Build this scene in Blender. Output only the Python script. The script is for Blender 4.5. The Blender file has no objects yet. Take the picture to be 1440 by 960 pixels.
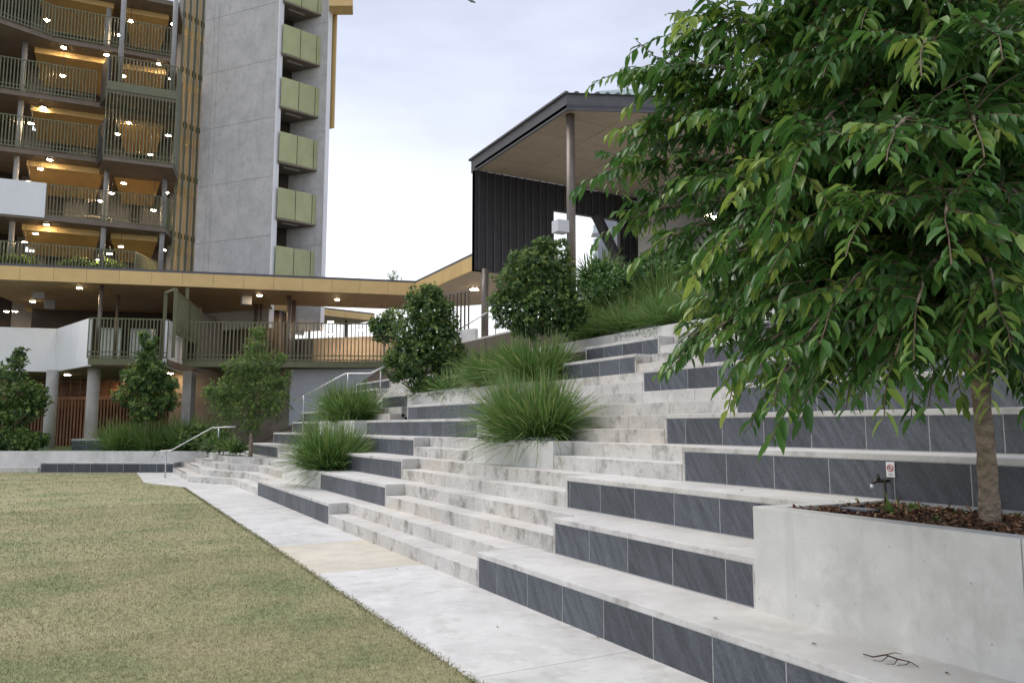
import bpy, bmesh, math, random
import numpy as np
from mathutils import Vector, Matrix
random.seed(7); RNG = np.random.default_rng(7)
sc = bpy.context.scene
COL = sc.collection
# ------------------------------------------------------------------ camera
FPX, VX, VY, EYE = 1080.0, 128.56, 598.9, 1.64
PITCH = math.atan((VY-480)/FPX); YAW = math.atan((720-VX)*math.cos(PITCH)/FPX)
cam = bpy.data.cameras.new('camera'); camo = bpy.data.objects.new('camera', cam); COL.objects.link(camo)
camo.location = (0, 0, EYE); camo.rotation_euler = (math.pi/2+PITCH, 0, -YAW)
cam.sensor_width = 36; cam.lens = FPX/1440*36; cam.clip_end = 3000; cam.clip_start = .05
sc.camera = camo
# ------------------------------------------------------------------ sky, sun, exposure
SUN_EL, SUN_AZ = math.radians(60), math.radians(-38)      # azimuth measured from +Y towards +X
w = bpy.data.worlds.new('World'); sc.world = w; w.use_nodes = True
nt = w.node_tree; nt.nodes.clear()
def N(t, ty, **k):
    n = t.nodes.new(ty)
    for a, b in k.items(): setattr(n, a, b)
    return n
o_ = N(nt, 'ShaderNodeOutputWorld'); bg = N(nt, 'ShaderNodeBackground'); bg.inputs[1].default_value = .1
sky = N(nt, 'ShaderNodeTexSky', sky_type='NISHITA', sun_disc=False, sun_elevation=SUN_EL, sun_rotation=SUN_AZ)
sky.air_density = 1.0; sky.dust_density = 2.5; sky.ozone_density = 1.5
tc = N(nt, 'ShaderNodeTexCoord'); mp = N(nt, 'ShaderNodeMapping'); mp.inputs['Scale'].default_value = (1.0, 1.0, 3.2); mp.inputs['Location'].default_value = (.35, .2, .1)
nz = N(nt, 'ShaderNodeTexNoise'); nz.inputs['Scale'].default_value = 1.7; nz.inputs['Detail'].default_value = 7; nz.inputs['Roughness'].default_value = .55
rp = N(nt, 'ShaderNodeValToRGB'); rp.color_ramp.elements[0].position = .36; rp.color_ramp.elements[1].position = .54
rp.color_ramp.elements[0].color = (4.6, 4.85, 5.8, 1); rp.color_ramp.elements[1].color = (5.9, 6.3, 7.6, 1)
# thin even cloud veil that thickens and whitens towards the horizon
sx = N(nt, 'ShaderNodeSeparateXYZ'); mr = N(nt, 'ShaderNodeMapRange', interpolation_type='SMOOTHSTEP'); mr.inputs[1].default_value = .10; mr.inputs[2].default_value = .46; mr.inputs[3].default_value = 1; mr.inputs[4].default_value = 0
hz = N(nt, 'ShaderNodeMix', data_type='RGBA'); hz.inputs[7].default_value = (11.0, 11.1, 11.4, 1)
mx = N(nt, 'ShaderNodeMix', data_type='RGBA'); mx.inputs[0].default_value = .84
L_ = nt.links.new
L_(tc.outputs['Generated'], mp.inputs[0]); L_(mp.outputs[0], nz.inputs['Vector']); L_(nz.outputs[0], rp.inputs[0])
L_(tc.outputs['Generated'], sx.inputs[0]); L_(sx.outputs['Z'], mr.inputs[0]); L_(mr.outputs[0], hz.inputs[0]); L_(rp.outputs[0], hz.inputs[6])
L_(sky.outputs[0], mx.inputs[6]); L_(hz.outputs[2], mx.inputs[7]); L_(mx.outputs[2], bg.inputs[0]); L_(bg.outputs[0], o_.inputs[0])
sd = bpy.data.lights.new('sun', 'SUN'); so = bpy.data.objects.new('sun', sd); COL.objects.link(so)
sd.energy = 1.4; sd.angle = math.radians(40); sd.color = (1, .93, .82)
_d = Vector((math.sin(SUN_AZ)*math.cos(SUN_EL), math.cos(SUN_AZ)*math.cos(SUN_EL), math.sin(SUN_EL)))
so.rotation_euler = _d.to_track_quat('Z', 'Y').to_euler()
sc.view_settings.view_transform = 'Standard'; sc.view_settings.look = 'None'; sc.view_settings.gamma = 1; sc.view_settings.exposure = 0.63
sc.render.engine = 'CYCLES'; sc.cycles.use_denoising = True; sc.cycles.max_bounces = 6; sc.cycles.transparent_max_bounces = 8
sc.cycles.sample_clamp_indirect = 6
# ------------------------------------------------------------------ geometry from the photograph: rays through pixels
R_ = Vector((math.cos(YAW), -math.sin(YAW), 0)); FH = Vector((math.sin(YAW), math.cos(YAW), 0)); ZU = Vector((0, 0, 1))
F_ = math.cos(PITCH)*FH+math.sin(PITCH)*ZU; U_ = -math.sin(PITCH)*FH+math.cos(PITCH)*ZU; C_ = Vector((0, 0, EYE))
def ray(x, y): return F_+R_*((x-720)/FPX)-U_*((y-480)/FPX)
def atz(x, y, z): d = ray(x, y); return C_+d*((z-EYE)/d.z)
def atx(x, y, X): d = ray(x, y); return C_+d*(X/d.x)
def aty(x, y, Y): d = ray(x, y); return C_+d*(Y/d.y)
def atd(x, y, D): return C_+ray(x, y)*D
def onpl(x, y, p0, n): d = ray(x, y); return C_+d*((p0-C_).dot(n)/d.dot(n))
def proj(P):
    v = Vector(P)-C_; z = v.dot(F_)
    return 720+FPX*v.dot(R_)/z, 480-FPX*v.dot(U_)/z, z
# ------------------------------------------------------------------ materials
MATS = {}
def mat(name, c1, c2=None, rough=.7, scale=4, stretch=(1, 1, 1), bump=0, bscale=80, metal=0, spec=.5, rnd=0, fine=0, detail=6, lo=.35, hi=.65, offset=False, ramp=None, emit=0, world=False):
    if name in MATS: return MATS[name]
    m = bpy.data.materials.new(name); m.use_nodes = True; t = m.node_tree; b = t.nodes['Principled BSDF']
    b.inputs['Roughness'].default_value = rough; b.inputs['Metallic'].default_value = metal; b.inputs['Specular IOR Level'].default_value = spec
    tc = N(t, 'ShaderNodeTexCoord'); mp = N(t, 'ShaderNodeMapping'); mp.inputs['Scale'].default_value = stretch
    src = tc.outputs['Object']
    if world: src = N(t, 'ShaderNodeNewGeometry').outputs['Position']
    if offset:
        oi = N(t, 'ShaderNodeObjectInfo'); ml = N(t, 'ShaderNodeMath', operation='MULTIPLY'); ml.inputs[1].default_value = 57
        ad = N(t, 'ShaderNodeVectorMath', operation='ADD'); t.links.new(oi.outputs['Random'], ml.inputs[0]); t.links.new(src, ad.inputs[0]); t.links.new(ml.outputs[0], ad.inputs[1]); src = ad.outputs[0]
    t.links.new(src, mp.inputs[0])
    nz = N(t, 'ShaderNodeTexNoise'); nz.inputs['Scale'].default_value = scale; nz.inputs['Detail'].default_value = detail; nz.inputs['Roughness'].default_value = .6
    t.links.new(mp.outputs[0], nz.inputs['Vector'])
    rp = N(t, 'ShaderNodeValToRGB'); cr = rp.color_ramp
    c2 = c2 or tuple(x*.78 for x in c1)
    cr.elements[0].position = lo; cr.elements[1].position = hi; cr.elements[0].color = (*c2, 1); cr.elements[1].color = (*c1, 1)
    if ramp:
        for p, c in ramp: e = cr.elements.new(p); e.color = (*c, 1)
    t.links.new(nz.outputs[0], rp.inputs[0]); colr = rp.outputs[0]
    if fine:
        n2 = N(t, 'ShaderNodeTexNoise'); n2.inputs['Scale'].default_value = scale*17; n2.inputs['Detail'].default_value = 4; t.links.new(src, n2.inputs['Vector'])
        mr = N(t, 'ShaderNodeMapRange'); mr.inputs[1].default_value = .3; mr.inputs[2].default_value = .7; mr.inputs[3].default_value = 1-fine; mr.inputs[4].default_value = 1+fine*.6
        t.links.new(n2.outputs[0], mr.inputs[0]); vm = N(t, 'ShaderNodeVectorMath', operation='SCALE'); t.links.new(colr, vm.inputs[0]); t.links.new(mr.outputs[0], vm.inputs['Scale']); colr = vm.outputs[0]
    if rnd:
        oi = N(t, 'ShaderNodeObjectInfo'); mr = N(t, 'ShaderNodeMapRange'); mr.inputs[3].default_value = 1-rnd; mr.inputs[4].default_value = 1+rnd
        t.links.new(oi.outputs['Random'], mr.inputs[0]); vm = N(t, 'ShaderNodeVectorMath', operation='SCALE'); t.links.new(colr, vm.inputs[0]); t.links.new(mr.outputs[0], vm.inputs['Scale']); colr = vm.outputs[0]
    t.links.new(colr, b.inputs['Base Color'])
    if bump:
        n3 = N(t, 'ShaderNodeTexNoise'); n3.inputs['Scale'].default_value = bscale; n3.inputs['Detail'].default_value = 5; t.links.new(mp.outputs[0] if stretch != (1, 1, 1) else src, n3.inputs['Vector'])
        bp = N(t, 'ShaderNodeBump'); bp.inputs['Strength'].default_value = bump; bp.inputs['Distance'].default_value = .02
        t.links.new(n3.outputs[0], bp.inputs['Height']); t.links.new(bp.outputs[0], b.inputs['Normal'])
    if emit:
        b.inputs['Emission Color'].default_value = (*c1, 1); b.inputs['Emission Strength'].default_value = emit
    MATS[name] = m; return m
def concrete(name, base, dark, stain=.5, streak=.5, pits=0, cream=0, flat=.06, rnd=0, speck=.5):
    """weathered cast concrete: mottling, vertical run marks, dark blotches and small blowholes"""
    m = bpy.data.materials.new(name); m.use_nodes = True; t = m.node_tree; b = t.nodes['Principled BSDF']; b.inputs['Roughness'].default_value = .82; b.inputs['Specular IOR Level'].default_value = .3
    pos = N(t, 'ShaderNodeNewGeometry').outputs['Position']; L = t.links.new
    def noise(sc_, stretch=(1, 1, 1), det=6, ro=.6):
        mp = N(t, 'ShaderNodeMapping'); mp.inputs['Scale'].default_value = stretch; n = N(t, 'ShaderNodeTexNoise'); n.inputs['Scale'].default_value = sc_; n.inputs['Detail'].default_value = det; n.inputs['Roughness'].default_value = ro
        L(pos, mp.inputs[0]); L(mp.outputs[0], n.inputs['Vector']); return n.outputs[0]
    def rng(v, a, b_, c, d):
        mr = N(t, 'ShaderNodeMapRange'); mr.inputs[1].default_value = a; mr.inputs[2].default_value = b_; mr.inputs[3].default_value = c; mr.inputs[4].default_value = d; L(v, mr.inputs[0]); return mr.outputs[0]
    def mixc(f, c1, c2):
        x = N(t, 'ShaderNodeMix', data_type='RGBA'); L(f, x.inputs[0])
        for i, c in ((6, c1), (7, c2)):
            if isinstance(c, tuple): x.inputs[i].default_value = (*c, 1)
            else: L(c, x.inputs[i])
        return x.outputs[2]
    nrm = N(t, 'ShaderNodeSeparateXYZ'); L(N(t, 'ShaderNodeNewGeometry').outputs['True Normal'], nrm.inputs[0]); upr = rng(nrm.outputs['Z'], .2, .8, 1, flat)
    def mul(a, b_): x = N(t, 'ShaderNodeMath', operation='MULTIPLY'); L(a, x.inputs[0]); L(b_, x.inputs[1]); return x.outputs[0]
    c = mixc(rng(noise(1.3), .38, .62, 0, 1), tuple(x*.84 for x in base), base)
    if cream: c = mixc(rng(noise(.8, (1, .5, 1)), .5, .68, 0, cream), c, (.50, .42, .29))
    c = mixc(rng(noise(5), .50, .72, 0, .6), c, tuple(min(.8, x*1.12) for x in base))
    c = mixc(mul(rng(noise(2.8, (1, 1, .8), 8, .72), .51, .68, 0, stain), upr), c, dark)
    c = mixc(rng(noise(5.5, (1, 1, .07), 4), .57, .72, 0, streak), c, tuple(x*.62 for x in base))
    c = mixc(mul(rng(noise(38, (1, 1, .8), 5, .75), .56, .70, 0, stain*speck), upr), c, dark)
    if pits:
        v = N(t, 'ShaderNodeTexVoronoi'); v.inputs['Scale'].default_value = 9; L(pos, v.inputs['Vector'])
        c = mixc(rng(v.outputs['Distance'], .05, .085, pits, 0), c, tuple(x*.35 for x in base))
    if rnd:
        mr = rng(N(t, 'ShaderNodeObjectInfo').outputs['Random'], 0, 1, 1-rnd, 1+rnd); vm = N(t, 'ShaderNodeVectorMath', operation='SCALE'); L(c, vm.inputs[0]); L(mr, vm.inputs['Scale']); c = vm.outputs[0]
    L(c, b.inputs['Base Color'])
    bp = N(t, 'ShaderNodeBump'); bp.inputs['Strength'].default_value = .25; bp.inputs['Distance'].default_value = .01; L(noise(45, (1, 1, 1), 6, .7), bp.inputs['Height']); L(bp.outputs[0], b.inputs['Normal'])
    MATS[name] = m; return m
concrete('step_concrete', (.565, .55, .525), (.17, .155, .13), .9, .18, 0, .35, rnd=.06, speck=.9)
concrete('cope_concrete', (.58, .57, .55), (.2, .185, .165), .7, .0, 0, .22, flat=.22, rnd=.03)
concrete('wall_concrete', (.63, .625, .595), (.40, .38, .34), .45, .4, .45, speck=.25)
concrete('path_concrete', (.585, .58, .565), (.32, .31, .285), .6, 0, flat=.85, rnd=.03, speck=.35)
concrete('path_tinted', (.58, .54, .46), (.42, .37, .29), .4, 0, 0, .8, flat=.6)
concrete('tower_concrete', (.485, .48, .47), (.27, .27, .27), .4, .5, speck=.1)
concrete('column_concrete', (.50, .48, .45), (.28, .27, .25), .3, .3)
mat('grout', (.40, .40, .40), rough=.9, scale=20)
mat('slate', (.098, .109, .129), (.050, .057, .069), rough=.55, scale=3.4, stretch=(1, 1.9, .55), bump=.5, bscale=9, rnd=.26, fine=.28, offset=True, lo=.36, hi=.70)
# streaks in the slate lie at a slant
for n in MATS['slate'].node_tree.nodes:
    if n.type == 'MAPPING': n.vector_type = 'TEXTURE'; n.inputs['Rotation'].default_value = (math.radians(-33), 0, 0); n.inputs['Scale'].default_value = (1, .22, 1.5)
mat('white_paint', (.76, .77, .78), (.69, .70, .72), rough=.5, scale=1.2, stretch=(1, 1, .4))
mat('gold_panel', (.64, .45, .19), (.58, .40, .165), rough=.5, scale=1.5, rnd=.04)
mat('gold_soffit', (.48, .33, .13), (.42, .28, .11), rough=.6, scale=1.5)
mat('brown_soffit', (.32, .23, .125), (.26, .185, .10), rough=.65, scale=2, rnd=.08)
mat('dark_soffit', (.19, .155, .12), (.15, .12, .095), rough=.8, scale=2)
mat('dark_metal', (.055, .055, .06), (.04, .04, .045), rough=.45, scale=3, metal=.2)
mat('roof_flashing', (.085, .085, .095), (.07, .07, .08), rough=.5, scale=3)
mat('green_metal', (.12, .125, .062), (.10, .103, .05), rough=.5, scale=3, metal=.1)
mat('sage_metal', (.14, .15, .08), (.115, .122, .065), rough=.5, scale=3)
mat('green_panel', (.37, .385, .20), (.31, .33, .16), rough=.4, scale=1.6, stretch=(1, 1, .6), rnd=.05)
mat('black_cladding', (.022, .022, .026), (.016, .016, .02), rough=.5, scale=3)
mat('seam_highlight', (.06, .06, .066), rough=.4, scale=3)  # lighter than the cladding: highlight along the ribs put into the colour
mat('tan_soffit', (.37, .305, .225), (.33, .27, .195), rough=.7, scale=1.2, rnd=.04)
mat('post_metal', (.16, .135, .115), (.13, .11, .095), rough=.4, scale=3, metal=.3)
mat('grey_post', (.34, .34, .34), (.28, .28, .28), rough=.45, scale=3)
mat('timber', (.20, .095, .05), (.11, .05, .026), rough=.6, scale=7, stretch=(1, 1, .15), rnd=.2)
mat('inner_wall', (.42, .40, .38), (.36, .34, .32), rough=.8, scale=1)
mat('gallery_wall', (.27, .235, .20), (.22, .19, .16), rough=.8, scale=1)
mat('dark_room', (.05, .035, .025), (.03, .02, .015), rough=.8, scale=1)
mat('beige_wall', (.34, .29, .23), (.29, .24, .19), rough=.8, scale=1)
mat('grey_wall', (.36, .375, .405), (.32, .33, .36), rough=.7, scale=.8)
mat('steel', (.62, .62, .62), (.5, .5, .5), rough=.32, scale=9, metal=.9)
mat('lamp_glow', (1, .72, .42), (1, .72, .42), emit=130)
mat('lamp_cool', (.9, .95, 1), (.9, .95, 1), emit=1.3)
mat('turf', (.09, .17, .05), (.07, .13, .04), rough=.9, scale=9)
mat('soil', (.055, .038, .026), (.035, .024, .017), rough=.95, scale=14, bump=.6, bscale=30)
mat('mulch', (.13, .065, .038), (.05, .03, .022), rough=.9, scale=30, rnd=.3, world=True)
mat('bark', (.33, .265, .195), (.13, .10, .075), rough=.9, scale=14, stretch=(1, 1, 1.6), bump=1.0, bscale=30, fine=.25, lo=.32, hi=.6)
mat('twig_bark', (.13, .085, .055), (.08, .055, .035), rough=.8, scale=20)
mat('ground_earth', (.16, .15, .11), rough=.95, scale=.2)
mat('lawn', (.345, .312, .180), (.215, .237, .107), rough=.95, scale=.9, detail=10, fine=.2, lo=.36, hi=.66, bump=.7, bscale=60, world=True, ramp=[(.5, (.297, .284, .148))])
mat('glass', (.55, .68, .68), (.5, .62, .62), rough=.08, scale=1)
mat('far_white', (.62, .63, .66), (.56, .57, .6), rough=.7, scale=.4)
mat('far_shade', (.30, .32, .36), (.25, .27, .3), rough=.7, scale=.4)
mat('brick', (.13, .075, .05), (.08, .05, .04), rough=.85, scale=9)
mat('black_plastic', (.02, .02, .025), rough=.4)
mat('brass', (.09, .085, .075), (.05, .048, .042), rough=.4, metal=.7)
mat('sign_white', (.80, .80, .80), (.78, .78, .78), rough=.4)
mat('sign_red', (.55, .05, .04), (.5, .05, .04), rough=.4)
mat('sign_grey', (.18, .19, .22), rough=.4)
mat('terracotta', (.25, .12, .07), rough=.8)
mat('bird_grey', (.35, .35, .38), (.12, .12, .13), rough=.7, scale=6)
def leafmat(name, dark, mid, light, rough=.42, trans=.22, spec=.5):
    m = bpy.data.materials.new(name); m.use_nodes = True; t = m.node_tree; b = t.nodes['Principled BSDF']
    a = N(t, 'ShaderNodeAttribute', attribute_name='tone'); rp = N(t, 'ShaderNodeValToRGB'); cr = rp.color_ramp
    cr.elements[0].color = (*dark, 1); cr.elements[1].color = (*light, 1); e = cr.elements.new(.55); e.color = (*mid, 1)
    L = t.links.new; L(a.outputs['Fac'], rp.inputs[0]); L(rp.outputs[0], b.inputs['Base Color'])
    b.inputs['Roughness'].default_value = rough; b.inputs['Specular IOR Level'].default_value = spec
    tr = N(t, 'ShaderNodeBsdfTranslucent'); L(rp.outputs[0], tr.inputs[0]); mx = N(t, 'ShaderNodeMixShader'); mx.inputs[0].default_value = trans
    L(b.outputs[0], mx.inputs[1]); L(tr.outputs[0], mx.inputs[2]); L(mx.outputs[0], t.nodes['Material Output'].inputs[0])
    MATS[name] = m
leafmat('tree_leaf', (.028, .080, .022), (.085, .205, .042), (.31, .41, .08), .38, .36)
leafmat('shrub_leaf', (.022, .058, .016), (.07, .148, .033), (.28, .37, .09), .38, .25)
leafmat('light_leaf', (.05, .095, .025), (.115, .20, .045), (.26, .36, .09), .5, .35)
leafmat('grass_blade', (.045, .105, .024), (.125, .245, .055), (.40, .42, .17), .42, .34)
leafmat('silver_blade', (.22, .24, .2), (.42, .44, .38), (.6, .62, .55), .6, .2)
leafmat('ivy_leaf', (.025, .07, .02), (.055, .14, .03), (.12, .24, .05), .45, .15)
# ------------------------------------------------------------------ objects
ORG = {}
def tag(o, label=None, cat=None, group=None, kind=None):
    for k, v in (('label', label), ('category', cat), ('group', group), ('kind', kind)):
        if v: o[k] = v
    return o
def thing(name, label, cat, loc, group=None):
    o = bpy.data.objects.new(name, None); COL.objects.link(o); o.empty_display_size = .2; o.location = loc; ORG[o.name] = Vector(loc)
    return tag(o, label, cat, group)
def link(name, me, m, parent=None, loc=None):
    """link a mesh whose vertices are in world coordinates; children share the origin of their thing"""
    o = bpy.data.objects.new(name, me); COL.objects.link(o)
    if m and not me.materials: me.materials.append(MATS[m])
    if parent is not None:
        org = ORG[parent.name]; o.parent = parent; ORG[o.name] = org
    else:
        org = Vector(loc) if loc is not None else Vector((0, 0, 0)); o.location = org; ORG[o.name] = org
    if org.length: me.transform(Matrix.Translation(-org))
    return o
class MB:
    def __init__(s): s.v = []; s.f = []
    def add(s, v, f): n = len(s.v); s.v += [tuple(p) for p in v]; s.f += [tuple(i+n for i in q) for q in f]; return s
    def box(s, x0, x1, y0, y1, z0, z1):
        return s.add([(x0, y0, z0), (x1, y0, z0), (x1, y1, z0), (x0, y1, z0), (x0, y0, z1), (x1, y0, z1), (x1, y1, z1), (x0, y1, z1)],
                     [(3, 2, 1, 0), (4, 5, 6, 7), (0, 1, 5, 4), (1, 2, 6, 5), (2, 3, 7, 6), (3, 0, 4, 7)])
    def prism(s, poly, z0, z1):
        n = len(poly); a = sum(poly[i][0]*poly[(i+1) % n][1]-poly[(i+1) % n][0]*poly[i][1] for i in range(n))
        if a < 0: poly = poly[::-1]
        g = lambda z: [(p[0], p[1], z if not callable(z) else z(p)) for p in poly]
        return s.add(g(z0)+g(z1), [tuple(range(n-1, -1, -1)), tuple(range(n, 2*n))]+[(i, (i+1) % n, (i+1) % n+n, i+n) for i in range(n)])
    def wall(s, p0, p1, z0, z1, th):
        """upright slab from plan point p0 to p1, thickness th to the left of the walk p0->p1"""
        a = Vector((p0[0], p0[1])); b = Vector((p1[0], p1[1])); d = (b-a).normalized(); n = Vector((-d.y, d.x))*th
        return s.prism([a, b, b+n, a+n], z0, z1)
    def bar(s, a, b, w, h=None):
        """rectangular bar from a to b"""
        a = Vector(a); b = Vector(b); d = (b-a).normalized(); h = h or w
        u = d.cross(ZU) if abs(d.z) < .95 else d.cross(Vector((1, 0, 0))); u.normalize(); v = u.cross(d).normalized()
        P = [p+u*(i*w/2)+v*(j*h/2) for p in (a, b) for i, j in ((-1, -1), (1, -1), (1, 1), (-1, 1))]
        return s.add(P, [(3, 2, 1, 0), (4, 5, 6, 7), (0, 1, 5, 4), (1, 2, 6, 5), (2, 3, 7, 6), (3, 0, 4, 7)])
    def tube(s, pts, rad, n=10, cap=True):
        pts = [Vector(p) for p in pts]; rad = rad if hasattr(rad, '__len__') else [rad]*len(pts); rings = []; u = None
        for i, p in enumerate(pts):
            d = (pts[min(i+1, len(pts)-1)]-pts[max(i-1, 0)]).normalized()
            if u is None: u = d.cross(Vector((.31, .95, .05))).normalized()
            u = (u-d*u.dot(d)).normalized(); v = d.cross(u)
            rings.append([p+(u*math.cos(a)+v*math.sin(a))*rad[i] for a in (2*math.pi*k/n for k in range(n))])
        f = [(i*n+k, i*n+(k+1) % n, (i+1)*n+(k+1) % n, (i+1)*n+k) for i in range(len(pts)-1) for k in range(n)]
        if cap: f += [tuple(range(n-1, -1, -1)), tuple(range((len(pts)-1)*n, len(pts)*n))]
        return s.add([p for r in rings for p in r], f)
    def build(s, name, m, parent=None, loc=None, bevel=0, smooth=False):
        me = bpy.data.meshes.new(name); me.from_pydata(s.v, [], s.f)
        if bevel:
            bm = bmesh.new(); bm.from_mesh(me); bmesh.ops.bevel(bm, geom=bm.edges[:], offset=bevel, segments=2, affect='EDGES', profile=.6); bm.to_mesh(me); bm.free()
        if smooth: me.shade_smooth()
        return link(name, me, m, parent, loc)
def npmesh(name, V, T, tone=None, smooth=False):
    me = bpy.data.meshes.new(name); V = np.asarray(V, np.float32); T = np.asarray(T, np.int32); k = T.shape[1]
    me.vertices.add(len(V)); me.vertices.foreach_set('co', V.ravel()); me.loops.add(T.size); me.loops.foreach_set('vertex_index', T.ravel())
    me.polygons.add(len(T)); me.polygons.foreach_set('loop_start', np.arange(0, T.size, k, dtype=np.int32)); me.update(calc_edges=True)
    if tone is not None: a = me.attributes.new('tone', 'FLOAT', 'POINT'); a.data.foreach_set('value', np.asarray(tone, np.float32))
    if smooth: me.shade_smooth()
    return me
def unit(a): return a/np.maximum(np.linalg.norm(a, axis=-1, keepdims=True), 1e-9)
def leaves(P, D, Nn, L, W, tone, droop=.25):
    """folded, drooping leaves: 8 vertices, 6 faces as triangles; P base, D axis, Nn normal"""
    n = len(P); D = unit(D); S = unit(np.cross(D, Nn)); Nn = unit(np.cross(S, D)); L = np.broadcast_to(L, n)[:, None]; W = np.broadcast_to(W, n)[:, None]
    G = np.array([0, 0, -1.])
    m1 = P+D*L*.33+G*L*droop*.08; m2 = P+D*L*.68+G*L*droop*.42; tip = P+D*L*.97+G*L*droop
    up = Nn*W*.22
    l1 = m1+S*W*.46+up; r1 = m1-S*W*.46+up; l2 = m2+S*W*.36+up*.8; r2 = m2-S*W*.36+up*.8
    V = np.stack([P, m1, m2, tip, l1, l2, r1, r2], 1).reshape(-1, 3)
    base = np.array([[0, 1, 4], [1, 2, 5], [1, 5, 4], [2, 3, 5], [0, 6, 1], [1, 6, 7], [1, 7, 2], [2, 7, 3]])
    T = (np.arange(n)[:, None, None]*8+base[None]).reshape(-1, 3)
    return V, T, np.repeat(tone, 8)
def diamonds(P, D, Nn, L, W, tone):
    n = len(P); D = unit(D); S = unit(np.cross(D, Nn)); Nn = unit(np.cross(S, D)); L = np.broadcast_to(L, n)[:, None]; W = np.broadcast_to(W, n)[:, None]
    l = P+D*L*.5+S*W*.5+Nn*W*.2; r = P+D*L*.5-S*W*.5+Nn*W*.2; tip = P+D*L-Nn*W*.15
    V = np.stack([P, l, tip, r], 1).reshape(-1, 3); base = np.array([[0, 2, 1], [0, 3, 2]])
    return V, (np.arange(n)[:, None, None]*4+base[None]).reshape(-1, 3), np.repeat(tone, 4)
def rdir(n, rng=RNG): return unit(rng.normal(size=(n, 3)))
# ================================================================== setting: ground, lawn, path
X0, T, r = 3.557, .633, .3564
rr, tr = r/2, T/2
def XK(k): return X0+T*k
g = MB(); g.add([(900*math.cos(a), 900*math.sin(a), -.08) for a in (2*math.pi*i/48 for i in range(48))], [tuple(range(48))])
tag(g.build('ground', 'ground_earth'), kind='structure')
W0 = Vector((2.63, 30.04)); WU = Vector((-.8706, .492)); WN = Vector((.492, .8706))
def wp(a, b): p = W0+WU*a+WN*b; return (p.x, p.y)
lawn_poly = [(-26, -9), (2.27, -9), (2.27, 22.7), (1.45, 25), (1.5, 30.55), wp(16, -.05), (-26, 40)]
me = bpy.data.meshes.new('lawn'); bm = bmesh.new(); bm.faces.new([bm.verts.new((x, y, 0)) for x, y in lawn_poly]); bm.to_mesh(me); bm.free()
lawn = tag(link('lawn', me, 'lawn'), kind='structure')
# grass blades over the part of the lawn that the camera sees
def inpoly(P, poly):
    x, y = P[:, 0], P[:, 1]; c = np.zeros(len(P), bool); n = len(poly); j = n-1
    for i in range(n):
        xi, yi = poly[i]; xj, yj = poly[j]
        c ^= ((yi > y) != (yj > y)) & (x < (xj-xi)*(y-yi)/(yj-yi+1e-12)+xi); j = i
    return c
bl = []
for (d0, d1, dens, h, wd) in ((3.5, 7, 7000, .024, .0036), (7, 11, 3000, .026, .0055), (11, 18, 750, .030, .011), (18, 36, 120, .032, .022)):
    n = int(dens*(d1*d1-d0*d0)*.5*1.35)
    rad = np.sqrt(RNG.uniform(d0*d0, d1*d1, n)); an = RNG.uniform(-.52, .72, n)-.0
    P = np.stack([rad*np.sin(an), rad*np.cos(an), np.zeros(n)], 1); P[:, :2] += RNG.normal(size=(n, 2))*.01
    P = P[inpoly(P, lawn_poly)]; n = len(P)
    lean = RNG.normal(size=(n, 2))*.75; hh = h*RNG.uniform(.35, 1.05, n); a = RNG.uniform(0, math.pi, n)
    s = np.stack([np.cos(a), np.sin(a), np.zeros(n)], 1)*(wd*RNG.uniform(.5, 1.1, n)/2)[:, None]
    tip = P+np.concatenate([lean*hh[:, None], hh[:, None]], 1)
    bl.append(np.stack([P-s, P+s, tip], 1).reshape(-1, 3))
n = 6000; P = np.stack([2.255+RNG.normal(0, .014, n)+.02*np.sin(np.linspace(0, 90, n)), RNG.uniform(2.5, 22.6, n), np.full(n, .004)], 1); hh = RNG.uniform(.006, .022, n); a = RNG.uniform(0, math.pi, n)
s = np.stack([np.cos(a), np.sin(a), np.zeros(n)], 1)*.004*(1+P[:, 1:2]/9); tip = P+np.stack([RNG.normal(.4, .7, n)*hh, RNG.normal(0, .7, n)*hh, hh], 1); bl.append(np.stack([P-s, P+s, tip], 1).reshape(-1, 3))
V = np.concatenate(bl)
tag(link('grass', npmesh('grass', V, np.arange(len(V)).reshape(-1, 3)), 'lawn'), 'short dry olive and straw coloured lawn grass', 'grass', kind='stuff')
# concrete path in poured slabs
pth = bpy.data.objects.new('path', None); COL.objects.link(pth); ORG['path'] = Vector((0, 0, 0)); tag(pth, kind='structure')
cuts = [-9, -3.6, .6, 4.7, 8.75, 10.95, 15.4, 19.3, 22.75]
for a, b in zip(cuts, cuts[1:]):
    MB().prism([(2.255, a+.003), (3.60, a+.003), (3.60, b-.003), (2.255, b-.003)], -.06, .008).build('paving_slab', 'path_tinted' if a == 8.75 else 'path_concrete', pth)
MB().prism([(2.255, 22.756), (3.60, 22.756), (3.3, 24.2), (2.7, 24.9), (2.75, 30.1), wp(0, 0), (1.49, 30.55), (1.44, 25)], -.06, .008).build('paving_slab', 'path_concrete', pth)
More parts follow.
